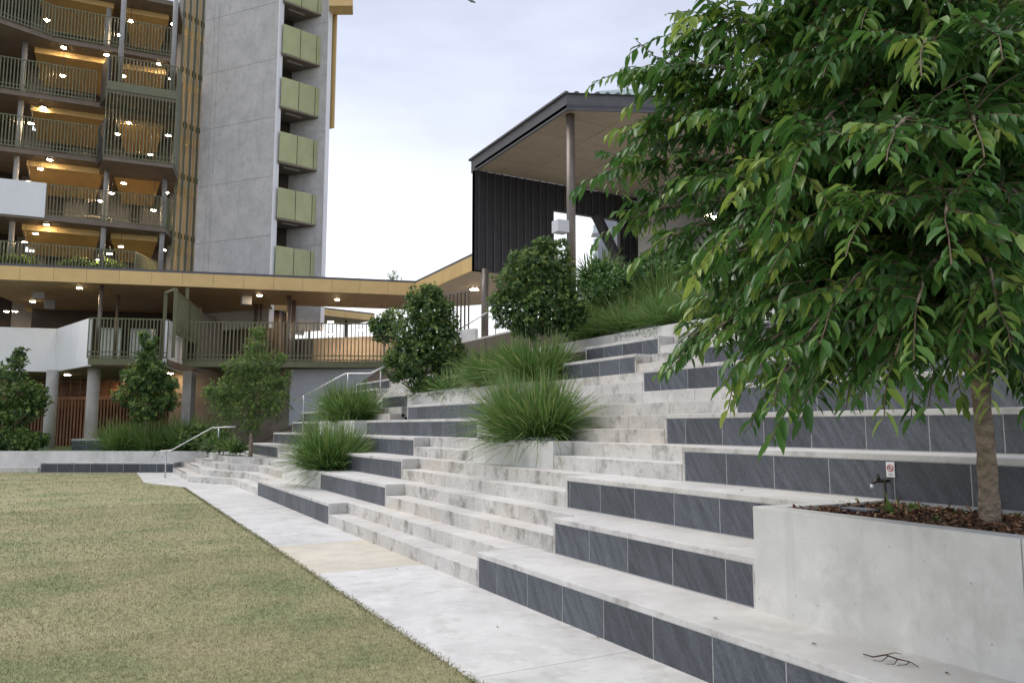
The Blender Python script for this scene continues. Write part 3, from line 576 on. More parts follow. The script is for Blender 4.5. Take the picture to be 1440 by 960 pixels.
# slabs with dark soffits, bulkheads, inner walls
for i in range(-1, 5):
    z = ZB[i] if i >= 0 else ZB[0]+3.25
    pl = dict(rowsF).get(i, [(-80, 0), (240, 0)])
    pts = [ref(i, x, o+.05) for x, o in pl]
    if i == 3: pts = [ref(3, -80, -.2), ref(3, 66, -.2)]+pts[1:]
    if i in (1, 2): pts = pts+[ref(i, 250, .6)]
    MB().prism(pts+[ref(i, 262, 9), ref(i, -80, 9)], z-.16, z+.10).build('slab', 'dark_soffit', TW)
    # gold bulkhead with sloping underside, then grey ceiling zone
    zt_ = z-.17
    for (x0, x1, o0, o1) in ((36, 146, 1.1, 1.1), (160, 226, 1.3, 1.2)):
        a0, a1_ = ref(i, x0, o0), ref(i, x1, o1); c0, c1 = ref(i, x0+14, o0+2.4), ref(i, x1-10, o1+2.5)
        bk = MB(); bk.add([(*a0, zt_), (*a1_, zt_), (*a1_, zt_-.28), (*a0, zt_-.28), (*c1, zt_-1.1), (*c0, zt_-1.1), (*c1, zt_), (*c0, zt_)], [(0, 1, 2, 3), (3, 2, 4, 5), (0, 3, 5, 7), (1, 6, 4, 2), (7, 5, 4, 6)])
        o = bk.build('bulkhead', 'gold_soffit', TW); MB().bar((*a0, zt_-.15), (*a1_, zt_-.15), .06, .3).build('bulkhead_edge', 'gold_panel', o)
    # rooms behind
    rw0, rw1 = ref(i, 30, 4.2), ref(i, 262, 4.4)
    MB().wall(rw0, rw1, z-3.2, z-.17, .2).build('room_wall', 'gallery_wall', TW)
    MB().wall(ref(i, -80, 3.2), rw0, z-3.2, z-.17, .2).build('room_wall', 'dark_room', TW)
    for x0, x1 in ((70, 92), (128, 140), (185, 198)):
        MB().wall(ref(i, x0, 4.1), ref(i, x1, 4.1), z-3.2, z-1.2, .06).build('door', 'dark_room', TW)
# inner gallery furniture: timber table seen through row 3
tb = thing('table', 'small timber table on the gallery behind the railing below the tall bay', 'table', (*ref(3, 135, 2.2), ZB[3]+.1))
tp = ref(3, 122, 2.2), ref(3, 160, 2.2)
MB().wall(tp[0], tp[1], ZB[3]+.80, ZB[3]+.88, .7).build('table_top', 'beige_wall', tb)
for q in tp:
    for k in (0.06, .64): c = q+N2.xy*k; MB().bar((*c, ZB[3]+.1), (*c, ZB[3]+.8), .07).build('leg', 'beige_wall', tb)
# gallery columns
for x, o, i0, i1 in ((160, -.9, -1, 1), (235, -.9, -1, 1), (22, .8, 0, 4), (150, .35, 2, 4), (232, .5, 2, 4), (139, 1.2, -1, 1)):
    c = ref(0, x, o); zt_ = ZB[i0]+3.3 if i0 >= 0 else ZB[0]+6; zb_ = ZB[i1]
    zt_ = ZB[i0] if i0 >= 0 else ZB[0]+6
    MB().tube([(*c, zb_), (*c, zt_)], .13, 12).build('column', 'grey_post', TW, smooth=True)
for (x, y, i) in ((66, 28, -1), (184, 29, -1), (168, 49, -1), (244, 34, -1), (90, 61, 0), (151, 64, 0), (224, 67, 0), (88, 106, 0), (174, 107, 0), (241, 111, 0), (61, 151, 1), (44, 173, 1), (181, 172, 1), (165, 188, 1), (237, 190, 1), (212, 217, 1), (70, 222, 2), (57, 237, 2), (40, 255, 2),
                (174, 257, 2), (157, 271, 2), (141, 282, 2), (234, 270, 2), (216, 295, 2), (65, 315, 3), (50, 328, 3), (35, 340, 3), (170, 346, 3), (154, 356, 3), (230, 351, 3), (138, 365, 3)):
    z = (ZB[i] if i >= 0 else ZB[0]+3.25)-.17; q = atz(x, y, z); off = (q-PF).dot(N2)
    if off > 1.0 or off < .3: q = tw(x, y, .95 if off > 1 else .5)
    if q.z > z: q.z = z
    lo_ = lampat(TW, q, rad=.12)
    if z-q.z > .06: MB().tube([(q.x, q.y, q.z), (q.x, q.y, z+.02)], .012, 6).build('lamp_stem', 'dark_metal', lo_)
for x, y, i in ((73, 15, -1), (52, 181, 1), (42, 351, 3)):
    q = tw(x, y, 3.0); MB().box(q.x-.2, q.x+.2, q.y, q.y+.06, q.z-.12, q.z+.12).build('exit_light', 'lamp_cool', TW)
# concrete shaft wall of panels
CR = atd(386, 190, 40.0); hc = math.radians(-38.5); DC = Vector((math.sin(hc), math.cos(hc), 0)); NC = Vector((DC.y, -DC.x, 0))
def onC(x, y): return onpl(x, y, CR, NC)
Lc = (onC(281, 190)-CR).dot(DC); cz = [onC(386, y).z for y in (460, 412, 330, 247, 164, 83, 4, -76, -150)]
cy = [0, Lc*.80, Lc*.865, Lc]
for a, b in zip(cz, cz[1:]):
    for u, v in zip(cy, cy[1:]):
        p, q = xy(CR)+DC.xy*(u+.008), xy(CR)+DC.xy*(v-.008); dz = .0
        MB().wall(p, q, a+.008, b-.008, -.16 if u == 0 else -.158).build('wall_panel', 'tower_concrete', TW)
MB().wall(xy(CR)+DC.xy*.03+NC.xy*.03, xy(CR)+DC.xy*(Lc)+NC.xy*.03, cz[0], cz[-1], -.09).build('shaft_core', 'dark_metal', TW)
MB().wall(xy(CR)-DC.xy*.06, xy(CR), cz[0], cz[-1], -.35).build('lit_wall_edge', 'white_paint', TW)  # end of the concrete wall, its lit brightness painted on as white
# green balconies on the right flank, between the shaft wall and a fin wall
hb = math.radians(78); DB = Vector((math.sin(hb), math.cos(hb), 0)); NB = Vector((-DB.y, DB.x, 0))
B0 = xy(atd(393, 190, 40.1)); bw_ = 2.45
for y0 in (-55, 24, 103.5, 184, 265.5, 349):
    zt_ = atd(393, y0, 40.1).z; zb_ = zt_-1.62
    bal = MB(); bal.wall(B0, B0+DB.xy*(bw_-.1), zb_-.08, zb_+.04, 1.8); bo_ = bal.build('balcony_slab', 'dark_soffit', TW)
    MB().wall(B0+DB.xy*.1+NB.xy*.05, B0+DB.xy*(bw_-.1)+NB.xy*.05, zb_, zt_-.03, .05).build('balcony_frame', 'dark_metal', TW)
    for u, v in ((.02, .98), (1.02, 1.92), (1.96, 2.36)):
        MB().wall(B0+DB.xy*u, B0+DB.xy*v, zb_, zt_, .04).build('balcony_panel', 'green_panel', TW)
    MB().wall(B0+DB.xy*2.38, B0+DB.xy*2.46+NB.xy*.3, zb_, zt_, .04).build('balcony_panel', 'green_metal', TW)
    MB().wall(B0+DB.xy*2.46+NB.xy*.31, B0+DB.xy*2.46+NB.xy*1.8, zb_, zt_, .04).build('balcony_panel', 'green_metal', TW)
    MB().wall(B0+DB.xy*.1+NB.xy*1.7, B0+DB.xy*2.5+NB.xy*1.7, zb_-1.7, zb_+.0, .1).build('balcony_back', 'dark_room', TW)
    lb = B0+DB.xy*.5+NB.xy*.5; MB().bar((*lb, zb_-.1), (*(lb+DB.xy*.9), zb_-.1), .1, .05).build('soffit_lamp', 'inner_wall', TW)
MB().wall(B0+NB.xy*1.85, B0+DB.xy*2.6+NB.xy*1.85, cz[0], cz[-1], .2).build('niche_wall', 'tower_concrete', TW)
fz = [atd(460, y, 42).z for y in (470, 352, 272, 190, 108, 30, -50, -130)]
F0 = xy(atd(462, 190, 41.6))
for a, b in zip(fz, fz[1:]): MB().wall(F0, F0+DC.xy*3.2, a+.006, b-.006, .25).build('fin_panel', 'tower_concrete', TW)
MB().wall(F0-DC.xy*.05+DB.xy*.0, F0, fz[0], fz[-1], .3).build('lit_wall_edge', 'white_paint', TW)  # fin end, lit look painted in white as on the shaft wall
MB().wall(F0+DB.xy*.02+Vector((.26, 0)), F0+DC.xy*.7+Vector((.26, 0)), atd(466, 178, 41.6).z, fz[-1], -.06).build('gold_strip', 'gold_panel', TW)
rq = [xy(atd(463, -2, 41.6)), xy(atd(496, -2, 41.6)), xy(atd(497, -2, 42.6)), xy(atd(463, -2, 42.6))]; zr = atd(470, 9, 41.6).z
MB().prism(rq, zr, zr+.5).build('eaves', 'gold_panel', TW)
# tall fins beside the shaft
for i in range(8):
    c = ref(0, 247.5+i*4.6, .9+.15*i) ; MB().bar((*c, ZB[4]-3), (*c, ZB[0]+6.5), .06, .12).build('fin', 'gold_soffit' if i % 2 else 'green_metal', TW)
for i in range(-1, 5):
    z = (ZB[i] if i >= 0 else ZB[0]+3.25)
    a_, b_ = ref(0, 246, 1.0), ref(0, 281, 2.1); MB().bar((*a_, z), (*b_, z), .08, .30).build('fin_band', 'green_metal', TW)
    MB().bar((*(a_+N2.xy*.8), z-.55), (*(b_+N2.xy*.8), z-.55), .1, .4).build('landing_edge', 'gold_panel', TW)
MB().wall(ref(0, 240, 3.2), ref(0, 285, 3.4), ZB[4]-3, ZB[0]+6.5, .2).build('room_wall', 'inner_wall', TW)

# ================================================================== pavilion on the upper terrace
PV = thing('pavilion', 'tall open pavilion with black ribbed wall, tan soffit and slim posts', 'pavilion', (12, 20, 4.5))
ZS = 10.26; px0 = 10.96; yb = 22.76; yc = 17.01
fr = Vector((2.95, -1.33)).normalized(); xe = 23.0; ye = yc+fr.y/fr.x*(xe-px0)
def clip(poly, p, n):
    out = []
    for i in range(len(poly)):
        a, b = Vector(poly[i]), Vector(poly[(i+1) % len(poly)]); da, d_b = (a-p).dot(n), (b-p).dot(n)
        if da >= 0: out.append(a)
        if da*d_b < 0: out.append(a+(b-a)*(da/(da-d_b)))
    return out
nf = Vector((-fr.y, fr.x)); c0 = Vector((px0, yc))
nx, ny = 7, 9
for i in range(nx):
    for j in range(ny):
        xa, xb = px0+.06+(xe-px0)*i/nx, px0+.06+(xe-px0)*(i+1)/nx; ya, yb_ = 11.0+(yb-11.0)*j/ny, 11.0+(yb-11.0)*(j+1)/ny
        q = clip([(xa+.008, ya+.008), (xb-.008, ya+.008), (xb-.008, yb_-.008), (xa+.008, yb_-.008)], c0+nf*.06, nf)
        if len(q) > 2: MB().prism(q, ZS, ZS+.02).build('soffit_panel', 'tan_soffit', PV)
out = [(px0, yb), (px0, yc), (xe, ye), (xe, yb)]
MB().prism(out, ZS+.025, ZS+.12).build('roof_deck', 'dark_metal', PV)
MB().wall((px0, yb+.3), (px0, yc), ZS-.03, ZS+.42, .06).build('fascia', 'roof_flashing', PV); MB().wall((px0+.003, yc), (xe, ye), ZS-.03, ZS+.42, .06).build('fascia', 'roof_flashing', PV)
rb = MB()
for i in range(46):
    x = px0-.06+i*.262; y0 = yc+fr.y/fr.x*(x-px0)-.07; rb.box(x, x+.10, y0, yb+.4, ZS+.425, ZS+.485)
rb.prism([(px0-.06, yb+.4), (px0-.06, yc-.05), (xe, ye-.05), (xe, yb+.4)], ZS+.42, ZS+.43)
rb.build('roof_sheet', 'roof_flashing', PV)
for (x, y) in ((803, 300), (682, 420)):
    p = atx(x, y, px0+.32) if x == 803 else atx(x, y, px0+.3)
    MB().tube([(p.x, p.y, 4.3), (p.x, p.y, ZS+.01 if x == 803 else 6.84)], .125, 16).build('post', 'post_metal', PV, smooth=True)
ox0, ox1 = aty(779, 330, yb).x, aty(872, 330, yb).x; oz1 = aty(800, 299, yb).z; zw = aty(668, 380, yb).z
wl = [(px0, ox0, zw, ZS), (ox0, ox1, oz1, ZS), (ox1, 18.5, 4.4, ZS)]
for a, b, z0, z1 in wl:
    wpart = MB().box(a, b, yb, yb+.18, z0, z1-.001).build('clad_wall', 'black_cladding', PV)
    s = MB(); x = a+.12
    while x < b-.02: s.box(x, x+.035, yb-.05, yb+.001, z0, z1-.002); x += .30
    tag(s.build('standing_seams', 'seam_highlight', wpart), kind='stuff')
MB().wall((px0, yb+.2), (px0, yb-.005), zw, ZS, .4).build('wall_corner', 'black_cladding', PV)
b0_, b1_ = aty(838, 302, yb-.1), aty(876, 380, yb-.1); MB().bar(b0_, b1_, .42, .16).build('brace', 'black_cladding', PV)
swx = aty(902, 330, yb-1).x; MB().box(swx, 24, yb-1, yb-.8, 4.4, ZS-.005).build('side_wall', 'inner_wall', PV); MB().box(swx+2.2, 24, 18.6, 18.8, 4.4, ZS-.2).build('side_wall', 'black_cladding', PV)
q = aty(792, 318, 17.6); sp_ = atx(792, 318, px0+.05); MB().box(sp_.x-.2, sp_.x+.17, sp_.y-.05, sp_.y+.28, sp_.z-.17, sp_.z+.17).build('speaker', 'far_white', PV, bevel=.015)
for x, y in ((1000, 302), (1004, 305)): q = atd(x, y, 19.5); lampat(PV, q, rad=.16, name='wall_lamp')
q = atz(667, 406, ZC); lampat(db, (q.x, q.y, ZC), rad=.18)
# dim brown building behind the tree
bb_ = thing('brick_building', 'brown brick wall with a lit lamp behind the tree crown', 'building', (19, 6, 4.5))
MB().box(18, 18.4, -6, 9.6, 4.4, 10.3).build('wall', 'brick', bb_); MB().box(17.7, 18.5, -6, 9.7, 10.3, 10.6).build('roof', 'dark_metal', bb_)
q = atx(1310, 187, 17.9); lampat(bb_, q, rad=.14, name='wall_lamp')
for i in range(4): MB().box(17.96, 18.05, -3+i*3.4, -1.4+i*3.4, 6, 8.5).build('window', 'dark_metal', bb_)
# far apartment block seen through the pavilion opening and above its roof
ap = thing('apartment_block', 'distant white apartment block with glass balconies seen through the pavilion opening', 'building', (*atd(900, 400, 130)[:2], 0))
A0, A1 = xy(atd(841, 330, 130)), xy(atd(900, 330, 130)); AD = (A1-A0).normalized(); AN = Vector((-AD.y, AD.x))
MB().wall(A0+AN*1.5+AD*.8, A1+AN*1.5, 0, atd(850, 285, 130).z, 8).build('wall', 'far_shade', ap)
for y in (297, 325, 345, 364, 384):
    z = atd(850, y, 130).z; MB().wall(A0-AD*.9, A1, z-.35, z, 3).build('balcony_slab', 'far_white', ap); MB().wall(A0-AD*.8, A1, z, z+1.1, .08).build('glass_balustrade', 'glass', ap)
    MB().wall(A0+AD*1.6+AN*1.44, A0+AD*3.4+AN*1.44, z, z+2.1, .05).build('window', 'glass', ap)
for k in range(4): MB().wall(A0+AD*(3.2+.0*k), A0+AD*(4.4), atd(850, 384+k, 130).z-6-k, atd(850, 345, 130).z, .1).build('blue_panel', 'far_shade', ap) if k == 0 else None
rt = thing('apartment_block', 'pale rooftop terrace with glass balustrade above the pavilion roof', 'building', (*atd(960, 300, 75)[:2], 0))
r0, r1 = xy(atd(838, 135, 75)), xy(atd(1060, 110, 73)); RD = (r1-r0).normalized(); z = atd(838, 141, 75).z
MB().wall(r0, r1, 0, z-.5, 10).build('wall', 'far_shade', rt); MB().wall(r0-RD*.5, r1, z-.5, z-.1, 10).build('slab', 'far_white', rt)
for i in range(7): a = r0+RD*(.2+i*2.4); MB().wall(a, a+RD*2.3, z-.1, z+.9, .05).build('glass_balustrade', 'glass', rt)
# ================================================================== plants
def blades(base, n, rb, L, lean, width, droop=.55, seg=5, rng=RNG, squash=(1, 1)):
    a = rng.uniform(0, 2*math.pi, n); rad = rb*np.sqrt(rng.uniform(0, 1, n)); B = np.stack([rad*np.cos(a)*squash[0], rad*np.sin(a)*squash[1], np.zeros(n)], 1)+np.array(base)
    out = np.stack([np.cos(a), np.sin(a), np.zeros(n)], 1)*(rad/rb)[:, None]*.75+unit(np.stack([rng.normal(size=n), rng.normal(size=n), np.zeros(n)], 1))*.35
    f1, f2, f3 = rng.uniform(0, 6.28, 3); th = np.abs(rng.normal(.55, .38, n))*lean*(1+.22*np.sin(3*a+f1)+.2*np.sin(7*a+f2)); up = np.stack([np.zeros(n), np.zeros(n), np.ones(n)], 1)
    o = unit(out); d = unit(up*np.cos(th)[:, None]+o*np.sin(th)[:, None]); Ln = L*rng.uniform(.5, 1.12, n)*(1+.13*np.sin(2*a+f3)+.08*np.sin(5*a+f1))
    s = unit(np.cross(d, rng.normal(size=(n, 3))*.4+up)); wd = width*rng.uniform(.7, 1.2, n); V = []
    dr = droop*rng.uniform(.3, 1.3, n)*np.clip(th*1.6, .15, 1.3)
    for i in range(seg):
        t = i/(seg-1); c = B+d*(Ln*t)[:, None]+o*(Ln*dr*.25*t*t)[:, None]-up*(Ln*dr*.62*t**2.2)[:, None]
        ww = (wd*(1-.25*t)*(1 if i < seg-1 else .08)/2)[:, None]; V += [c-s*ww, c+s*ww]
    V = np.stack(V, 1).reshape(-1, 3); q = []
    for i in range(seg-1): q += [[2*i, 2*i+1, 2*i+3], [2*i, 2*i+3, 2*i+2]]
    T_ = (np.arange(n)[:, None, None]*(2*seg)+np.array(q)[None]).reshape(-1, 3)
    tone = np.clip(rng.normal(.5, .2, n), 0, 1); tone = np.where(rng.uniform(size=n) < .07, .92, tone)
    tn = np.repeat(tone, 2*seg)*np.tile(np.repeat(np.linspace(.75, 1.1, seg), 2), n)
    return V, T_, np.clip(tn, 0, 1)
def tuft(label, base, n, rb, L, lean=1, width=.007, m='grass_blade', group=None, cat='grass tuft', name='grass_tuft', **k):
    t = thing(name, label, cat, base, group)
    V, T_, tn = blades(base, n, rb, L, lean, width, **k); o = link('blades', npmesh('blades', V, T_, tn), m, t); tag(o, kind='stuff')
    cr = MB(); cr.tube([(base[0], base[1], base[2]-.05), (base[0], base[1], base[2]+.10)], [rb*.8, rb*.5], 10); cr.build('crown', 'soil', t); return t
GG = 'ornamental grass tufts on the terraces'
tuft('round green grass tuft in the low planter at the end of the second seat', (4.62, 16.75, .68), 3800, .42, 1.15, .95, .012, group=GG)
tuft('big round grass tuft filling the planter in the middle of the stair', (5.80, 10.1, 1.40), 5200, .46, 1.05, .88, .0105, group=GG, squash=(.6, 1.3))
tuft('grass tuft in the far planter under the upper handrail', (6.2, 20.7, 1.75), 2600, .45, 1.2, .95, .014, group=GG)
tuft('broad grass tuft between the two round shrubs', (7.85, 15.0, 2.5), 3400, .5, 1.0, .92, .012, group=GG)
tuft('arching grass tuft in front of the taller round shrub', (7.8, 13.3, 2.48), 3200, .42, 1.05, 1.1, .014, group=GG)
for i in range(12):
    y = 14.6-i*.62; tuft(['grass tuft nearest the tall shrub on the long garden wall', 'second grass tuft from the tall shrub on the long garden wall', 'third grass tuft from the tall shrub on the long garden wall', 'fourth grass tuft from the tall shrub on the long garden wall', 'fifth grass tuft from the tall shrub on the long garden wall', 'sixth grass tuft from the tall shrub on the long garden wall', 'seventh grass tuft from the tall shrub on the long garden wall', 'eighth grass tuft from the tall shrub on the long garden wall', 'ninth grass tuft from the tall shrub on the long garden wall', 'tenth grass tuft from the tall shrub on the long garden wall', 'eleventh grass tuft from the tall shrub on the long garden wall', 'grass tuft at the near end of the strip on the long garden wall'][i], (9.75+RNG.uniform(-.08, .12), y, 3.55), 900, .3, .78+RNG.uniform(-.1, .12), .85, .009, group='grass strip on the long garden wall')
for i in range(5):
    tuft(['pale fine grass tuft above the strip, nearest the tall shrub', 'pale fine grass tuft above the strip, second from the tall shrub', 'pale fine grass tuft above the strip, middle of five', 'pale fine grass tuft above the strip, below the ivy hedge', 'pale fine grass tuft above the strip, beside the wall corner'][i], (10.75+.05*i, 16.2-i*.75, 4.25), 900, .34, 1.1, .9, .008, group='pale fine grasses on the upper slope')
tuft('silvery grass tuft on the upper slope behind the tree crown', (11.6, 11.2, 4.6), 500, .3, .8, 1.0, .02, m='silver_blade', droop=.3)
tuft('silvery grass tuft on the upper slope, nearer the tree trunk', (11.3, 10.0, 4.5), 400, .3, .7, 1.0, .02, m='silver_blade', droop=.3)
for i in range(9):
    x = 163+i*15.5; p = atz(x, 634, .71); q = Vector((p.x, p.y))+WN*(.15+.3*(i % 3)); lab = 'bed grass tuft behind the lawn wall, ' + ['nearest the slate box', 'second from the slate box', 'third from the slate box', 'fourth from the slate box', 'middle of the bed', 'fourth from the handrail', 'third from the handrail', 'second from the handrail', 'behind the handrail foot'][i]
    tuft(lab, (q.x, q.y, .7), 750, .42, 1.3, .75, .016, group='grasses in the bed behind the lawn wall')
for i, (x, y, z) in enumerate(((7.6, 18.9, 2.47), (7.65, 18.0, 2.47), (7.65, 17.2, 2.47))):
    tuft(['dark strap-leaved plant at the left end of the long planter', 'dark strap-leaved plant second from the left in the long planter', 'strap-leaved plant left of the broad grass tuft'][i], (x, y, z), 170, .22, .62, 1.25, .035, group='strap-leaved plants in the long planter', cat='plant', name='strap_leaf_plant', droop=.5)
for i, (px, py, D) in enumerate(((835, 392, 19.5), (850, 385, 20), (303, 628, 25.5), (318, 632, 24.8), (333, 634, 24.2))):
    p = atd(px, py, D); tuft(['dark strap-leaved plant at the left foot of the ivy hedge', 'dark strap-leaved plant behind the ivy hedge foot', 'low strap-leaved plant right of the handrail post', 'low strap-leaved plant between handrail post and thin tree', 'low strap-leaved plant at the foot of the thin tree'][i], (p.x, p.y, p.z), 160, .25, .75 if i < 2 else .5, 1.2, .04, group='strap-leaved plants', cat='plant', name='strap_leaf_plant', droop=.5, m='shrub_leaf')
def shrub(name, label, cat, base, lobes, n, L, W, m='shrub_leaf', group=None, trunk=.03, th=None, whorl=6, shell=.55, bare=None):
    """crown of leaf whorls spread through overlapping lobes (x right of view, y away, z up, radius), stems up to each lobe"""
    t = thing(name, label, cat, base, group); B = np.array(base); Rv = np.array(R_); Fv = np.array(FH)
    lobes = list(lobes)
    for k in range(int(len(lobes)*1.3) if len(lobes) > 6 else 0):   # sprouts that break the outline
        l = random.choice(lobes[:]); v = Vector(rdir(1)[0]); v.z = abs(v.z)*.9; lobes.append((l[0]+v.x*l[3]*1.02, l[1]+v.y*l[3], l[2]+v.z*l[3]*1.02, l[3]*random.uniform(.22, .4)))
    C = np.array([B+Rv*l[0]+Fv*l[1]+np.array([0, 0, l[2]]) for l in lobes]); Rr = np.array([l[3] for l in lobes])
    pk = RNG.choice(len(lobes), n, p=Rr**1.9/np.sum(Rr**1.9)); d = rdir(n); rad = Rr[pk]*(shell+(1-shell)*RNG.uniform(0, 1, n)**.6)
    bump = 1+.16*np.sin(d[:, 0]*7+pk)*np.sin(d[:, 1]*6+pk*2)*1.2
    Pw = C[pk]+d*(rad*bump)[:, None]*np.array([1, 1, .92]); kp = Pw[:, 2] > B[2]+(bare if bare is not None else .05); Pw = Pw[kp]; d = d[kp]; n = len(Pw)
    ax = unit(d+np.array([0, 0, .55])+RNG.normal(size=(n, 3))*.3); P_, D_, N_, tn = [], [], [], []
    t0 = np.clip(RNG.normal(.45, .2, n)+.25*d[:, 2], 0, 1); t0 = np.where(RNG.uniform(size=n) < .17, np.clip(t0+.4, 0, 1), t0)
    s = unit(np.cross(ax, RNG.normal(size=(n, 3)))); q = np.cross(ax, s)
    for k in range(whorl):
        a = 2*math.pi*k/whorl+RNG.uniform(-.4, .4, n); side = s*np.cos(a)[:, None]+q*np.sin(a)[:, None]; op = RNG.uniform(.5, 1.3, n)[:, None]
        P_.append(Pw-ax*(RNG.uniform(0, .6, n)*L)[:, None]); D_.append(unit(ax*.75+side*op)); N_.append(ax+side*-.3); tn.append(np.clip(t0+RNG.normal(0, .09, n), 0, 1))
    P_ = np.concatenate(P_); D_ = np.concatenate(D_); N_ = np.concatenate(N_); tn = np.concatenate(tn); ll = L*RNG.uniform(.65, 1.15, len(P_))
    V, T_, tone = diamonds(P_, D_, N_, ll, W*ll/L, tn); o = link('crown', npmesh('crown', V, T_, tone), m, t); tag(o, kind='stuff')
    b = Vector(base); tk = MB(); top = b+Vector((0, 0, th or .5)); tk.tube([b-Vector((0, 0, .08)), b.lerp(top, .5)+Vector((.01, .01, 0)), top], [trunk*1.2, trunk, trunk*.85], 8); tk.build('trunk', 'bark', t, smooth=True)
    for c in C[:9]:
        c = Vector(c); md = top.lerp(c, .5)+Vector((random.uniform(-.06, .06), random.uniform(-.06, .06), .03)); MB().tube([top-Vector((0, 0, .04)), md, c], [trunk*.7, trunk*.45, trunk*.15], 6).build('branch', 'bark', t, smooth=True)
    return t
GS = 'round glossy shrubs in the long planter'
shrub('round_shrub', 'dense upright shrub with pale new tips, left of the broad grass tuft', 'shrub', tuple(atd(598, 549, 20.0)), [(-.2, 0, 2.1, .42), (.3, 0, 2.15, .36), (0, 0, .75, .78), (-.45, .1, .85, .62), (.48, 0, 1.0, .62), (0, .1, 1.35, .78), (-.4, 0, 1.5, .52), (.4, .1, 1.65, .5), (.05, 0, 2.05, .55), (-.15, 0, 2.4, .4), (.15, .1, 2.55, .33), (.72, 0, .75, .42), (-.72, 0, .6, .42)], 4200, .10, .042, group=GS, trunk=.04)
shrub('round_shrub', 'tallest dense round shrub in front of the pavilion post', 'shrub', tuple(atd(753, 505, 16.2)), [(0, 0, .95, .62), (-.5, .1, 1.05, .5), (.5, 0, 1.05, .55), (0, .1, 1.5, .62), (-.45, 0, 1.6, .46), (.38, .1, 1.65, .5), (.1, 0, 2.0, .5), (.42, 0, 2.25, .34), (-.25, .1, 2.05, .38), (.75, 0, .9, .36), (-.75, 0, 1.2, .28), (.2, 0, 2.4, .26), (.75, 0, 1.5, .28)], 4300, .085, .036, group=GS, trunk=.05, th=.55, bare=.35)
p = atd(600, 440, 26); shrub('small_tree', 'dark small tree behind the left round shrub, under the canopy', 'tree', (*atd(540, 480, 27)[:2], 4.0), [(0, 0, 1.0, .5), (.3, 0, 1.35, .45), (-.2, 0, 1.2, .35)], 500, .13, .055)
GI = 'clipped ivy hedge mounds on the upper slope'
for i, (px, py, D, s) in enumerate(((872, 400, 18.2, 1.0), (905, 392, 17.6, 1.05), (845, 388, 19.2, .7), (945, 372, 17.8, 1.1), (985, 385, 16.8, .9))):
    b = atd(px, py+14, D); shrub('ivy_mound', ['leafy ivy mound beside the pavilion brace', 'largest leafy ivy mound above the concrete wall corner', 'low dark ivy mound at the foot of the pavilion opening', 'ivy mound half covered by the tree crown', 'ivy mound behind the silvery grass'][i], 'shrub', tuple(b), [(0, 0, .1, .55*s), (.35*s, 0, .2, .5*s), (-.35*s, .1, .05, .45*s), (.1, .3, .35, .45*s)], 1500, .085, .06, m='ivy_leaf', group=GI, trunk=.015, th=.1, bare=-.5)
GT = 'small trees behind the lawn wall'
b = atd(20, 630, 28.7); b = Vector((b.x, b.y, .7))
shrub('small_tree', 'dark leafy small tree at the left edge in front of the timber slats', 'tree', tuple(b), [(-.1, 0, 1.3, .6), (.5, .1, 1.7, .55), (-.6, 0, 1.9, .6), (.1, 0, 2.2, .6), (.75, 0, 2.3, .35), (-.3, 0, 2.9, .5), (-.1, 0, 3.4, .33), (.05, 0, 3.75, .2), (.9, 0, 1.9, .35), (-.9, 0, 1.4, .5)], 1500, .15, .06, group=GT, trunk=.05, th=1.0, whorl=5, shell=.3, bare=.5)
b = atd(203, 630, 28.6); b = Vector((b.x, b.y, .7))
shrub('small_tree', 'dark leafy small tree in the grass bed in front of the white deck corner', 'tree', tuple(b), [(0, 0, 1.6, .65), (.65, .1, 1.9, .5), (-.75, 0, 2.1, .5), (.0, 0, 2.4, .6), (-.45, 0, 2.8, .5), (.25, 0, 3.0, .5), (-.05, 0, 3.5, .42), (.0, 0, 4.0, .32), (.9, 0, 2.5, .3), (-.2, 0, 4.3, .2)], 1700, .15, .06, group=GT, trunk=.05, th=1.2, whorl=5, shell=.3, bare=.9)
b = Vector((*atz(352, 642, .71)[:2], .68))
shrub('thin_tree', 'light airy thin-trunked tree beside the handrail stair', 'tree', tuple(b), [(0, 0, 1.5, .62), (.65, 0, 1.6, .58), (-.75, .1, 1.5, .6), (-1.0, 0, 2.0, .5), (-.4, 0, 2.1, .6), (.35, 0, 2.2, .6), (.85, 0, 2.3, .4), (-.1, 0, 2.8, .55), (.5, 0, 2.9, .45), (-.6, 0, 2.75, .4), (.05, 0, 3.4, .42), (.1, 0, 3.85, .26), (.85, 0, 3.05, .2), (-1.35, 0, 2.0, .25), (.0, 0, 1.0, .4)], 3900, .085, .03, m='light_leaf', group=GT, trunk=.055, th=1.1, whorl=5, shell=.15, bare=.45)
for i, (px, py, D, s) in enumerate(((8, 630, 28.8, .8), (30, 632, 28.5, .75), (50, 632, 28.4, .6), (258, 600, 29, .8), (280, 600, 28.5, .9), (300, 606, 27.6, .75))):
    b = atd(px, py, D); b.z = .7; shrub('low_shrub', ['low dark shrub at the far left under the small tree', 'low dark shrub left of the first column', 'low dark shrub at the foot of the first column', 'low shrub under the white deck corner', 'low shrub left of the thin tree', 'low shrub behind the handrail under the thin tree'][i], 'shrub', tuple(b), [(0, 0, .35, .5*s), (.35*s, 0, .45, .42*s), (-.35*s, 0, .4, .45*s), (0, 0, .8*s, .4*s)], 420, .14, .06, group='low shrubs along the building', trunk=.02, th=.2)
for i, px in enumerate((25, 108, 150)):
    b = tw(px, 366, .8); shrub('gallery_plant', ['ferny pot plant on the lowest gallery, leftmost', 'ferny pot plant on the lowest gallery, middle', 'small ferny pot plant on the lowest gallery, right'][i], 'plant', (b.x, b.y, ZB[4]+.15), [(0, 0, .75, .55), (.5, 0, .7, .45), (-.5, 0, .7, .45)], 260, .2, .06, m='light_leaf', group='plants behind the lowest gallery railing', th=.4)
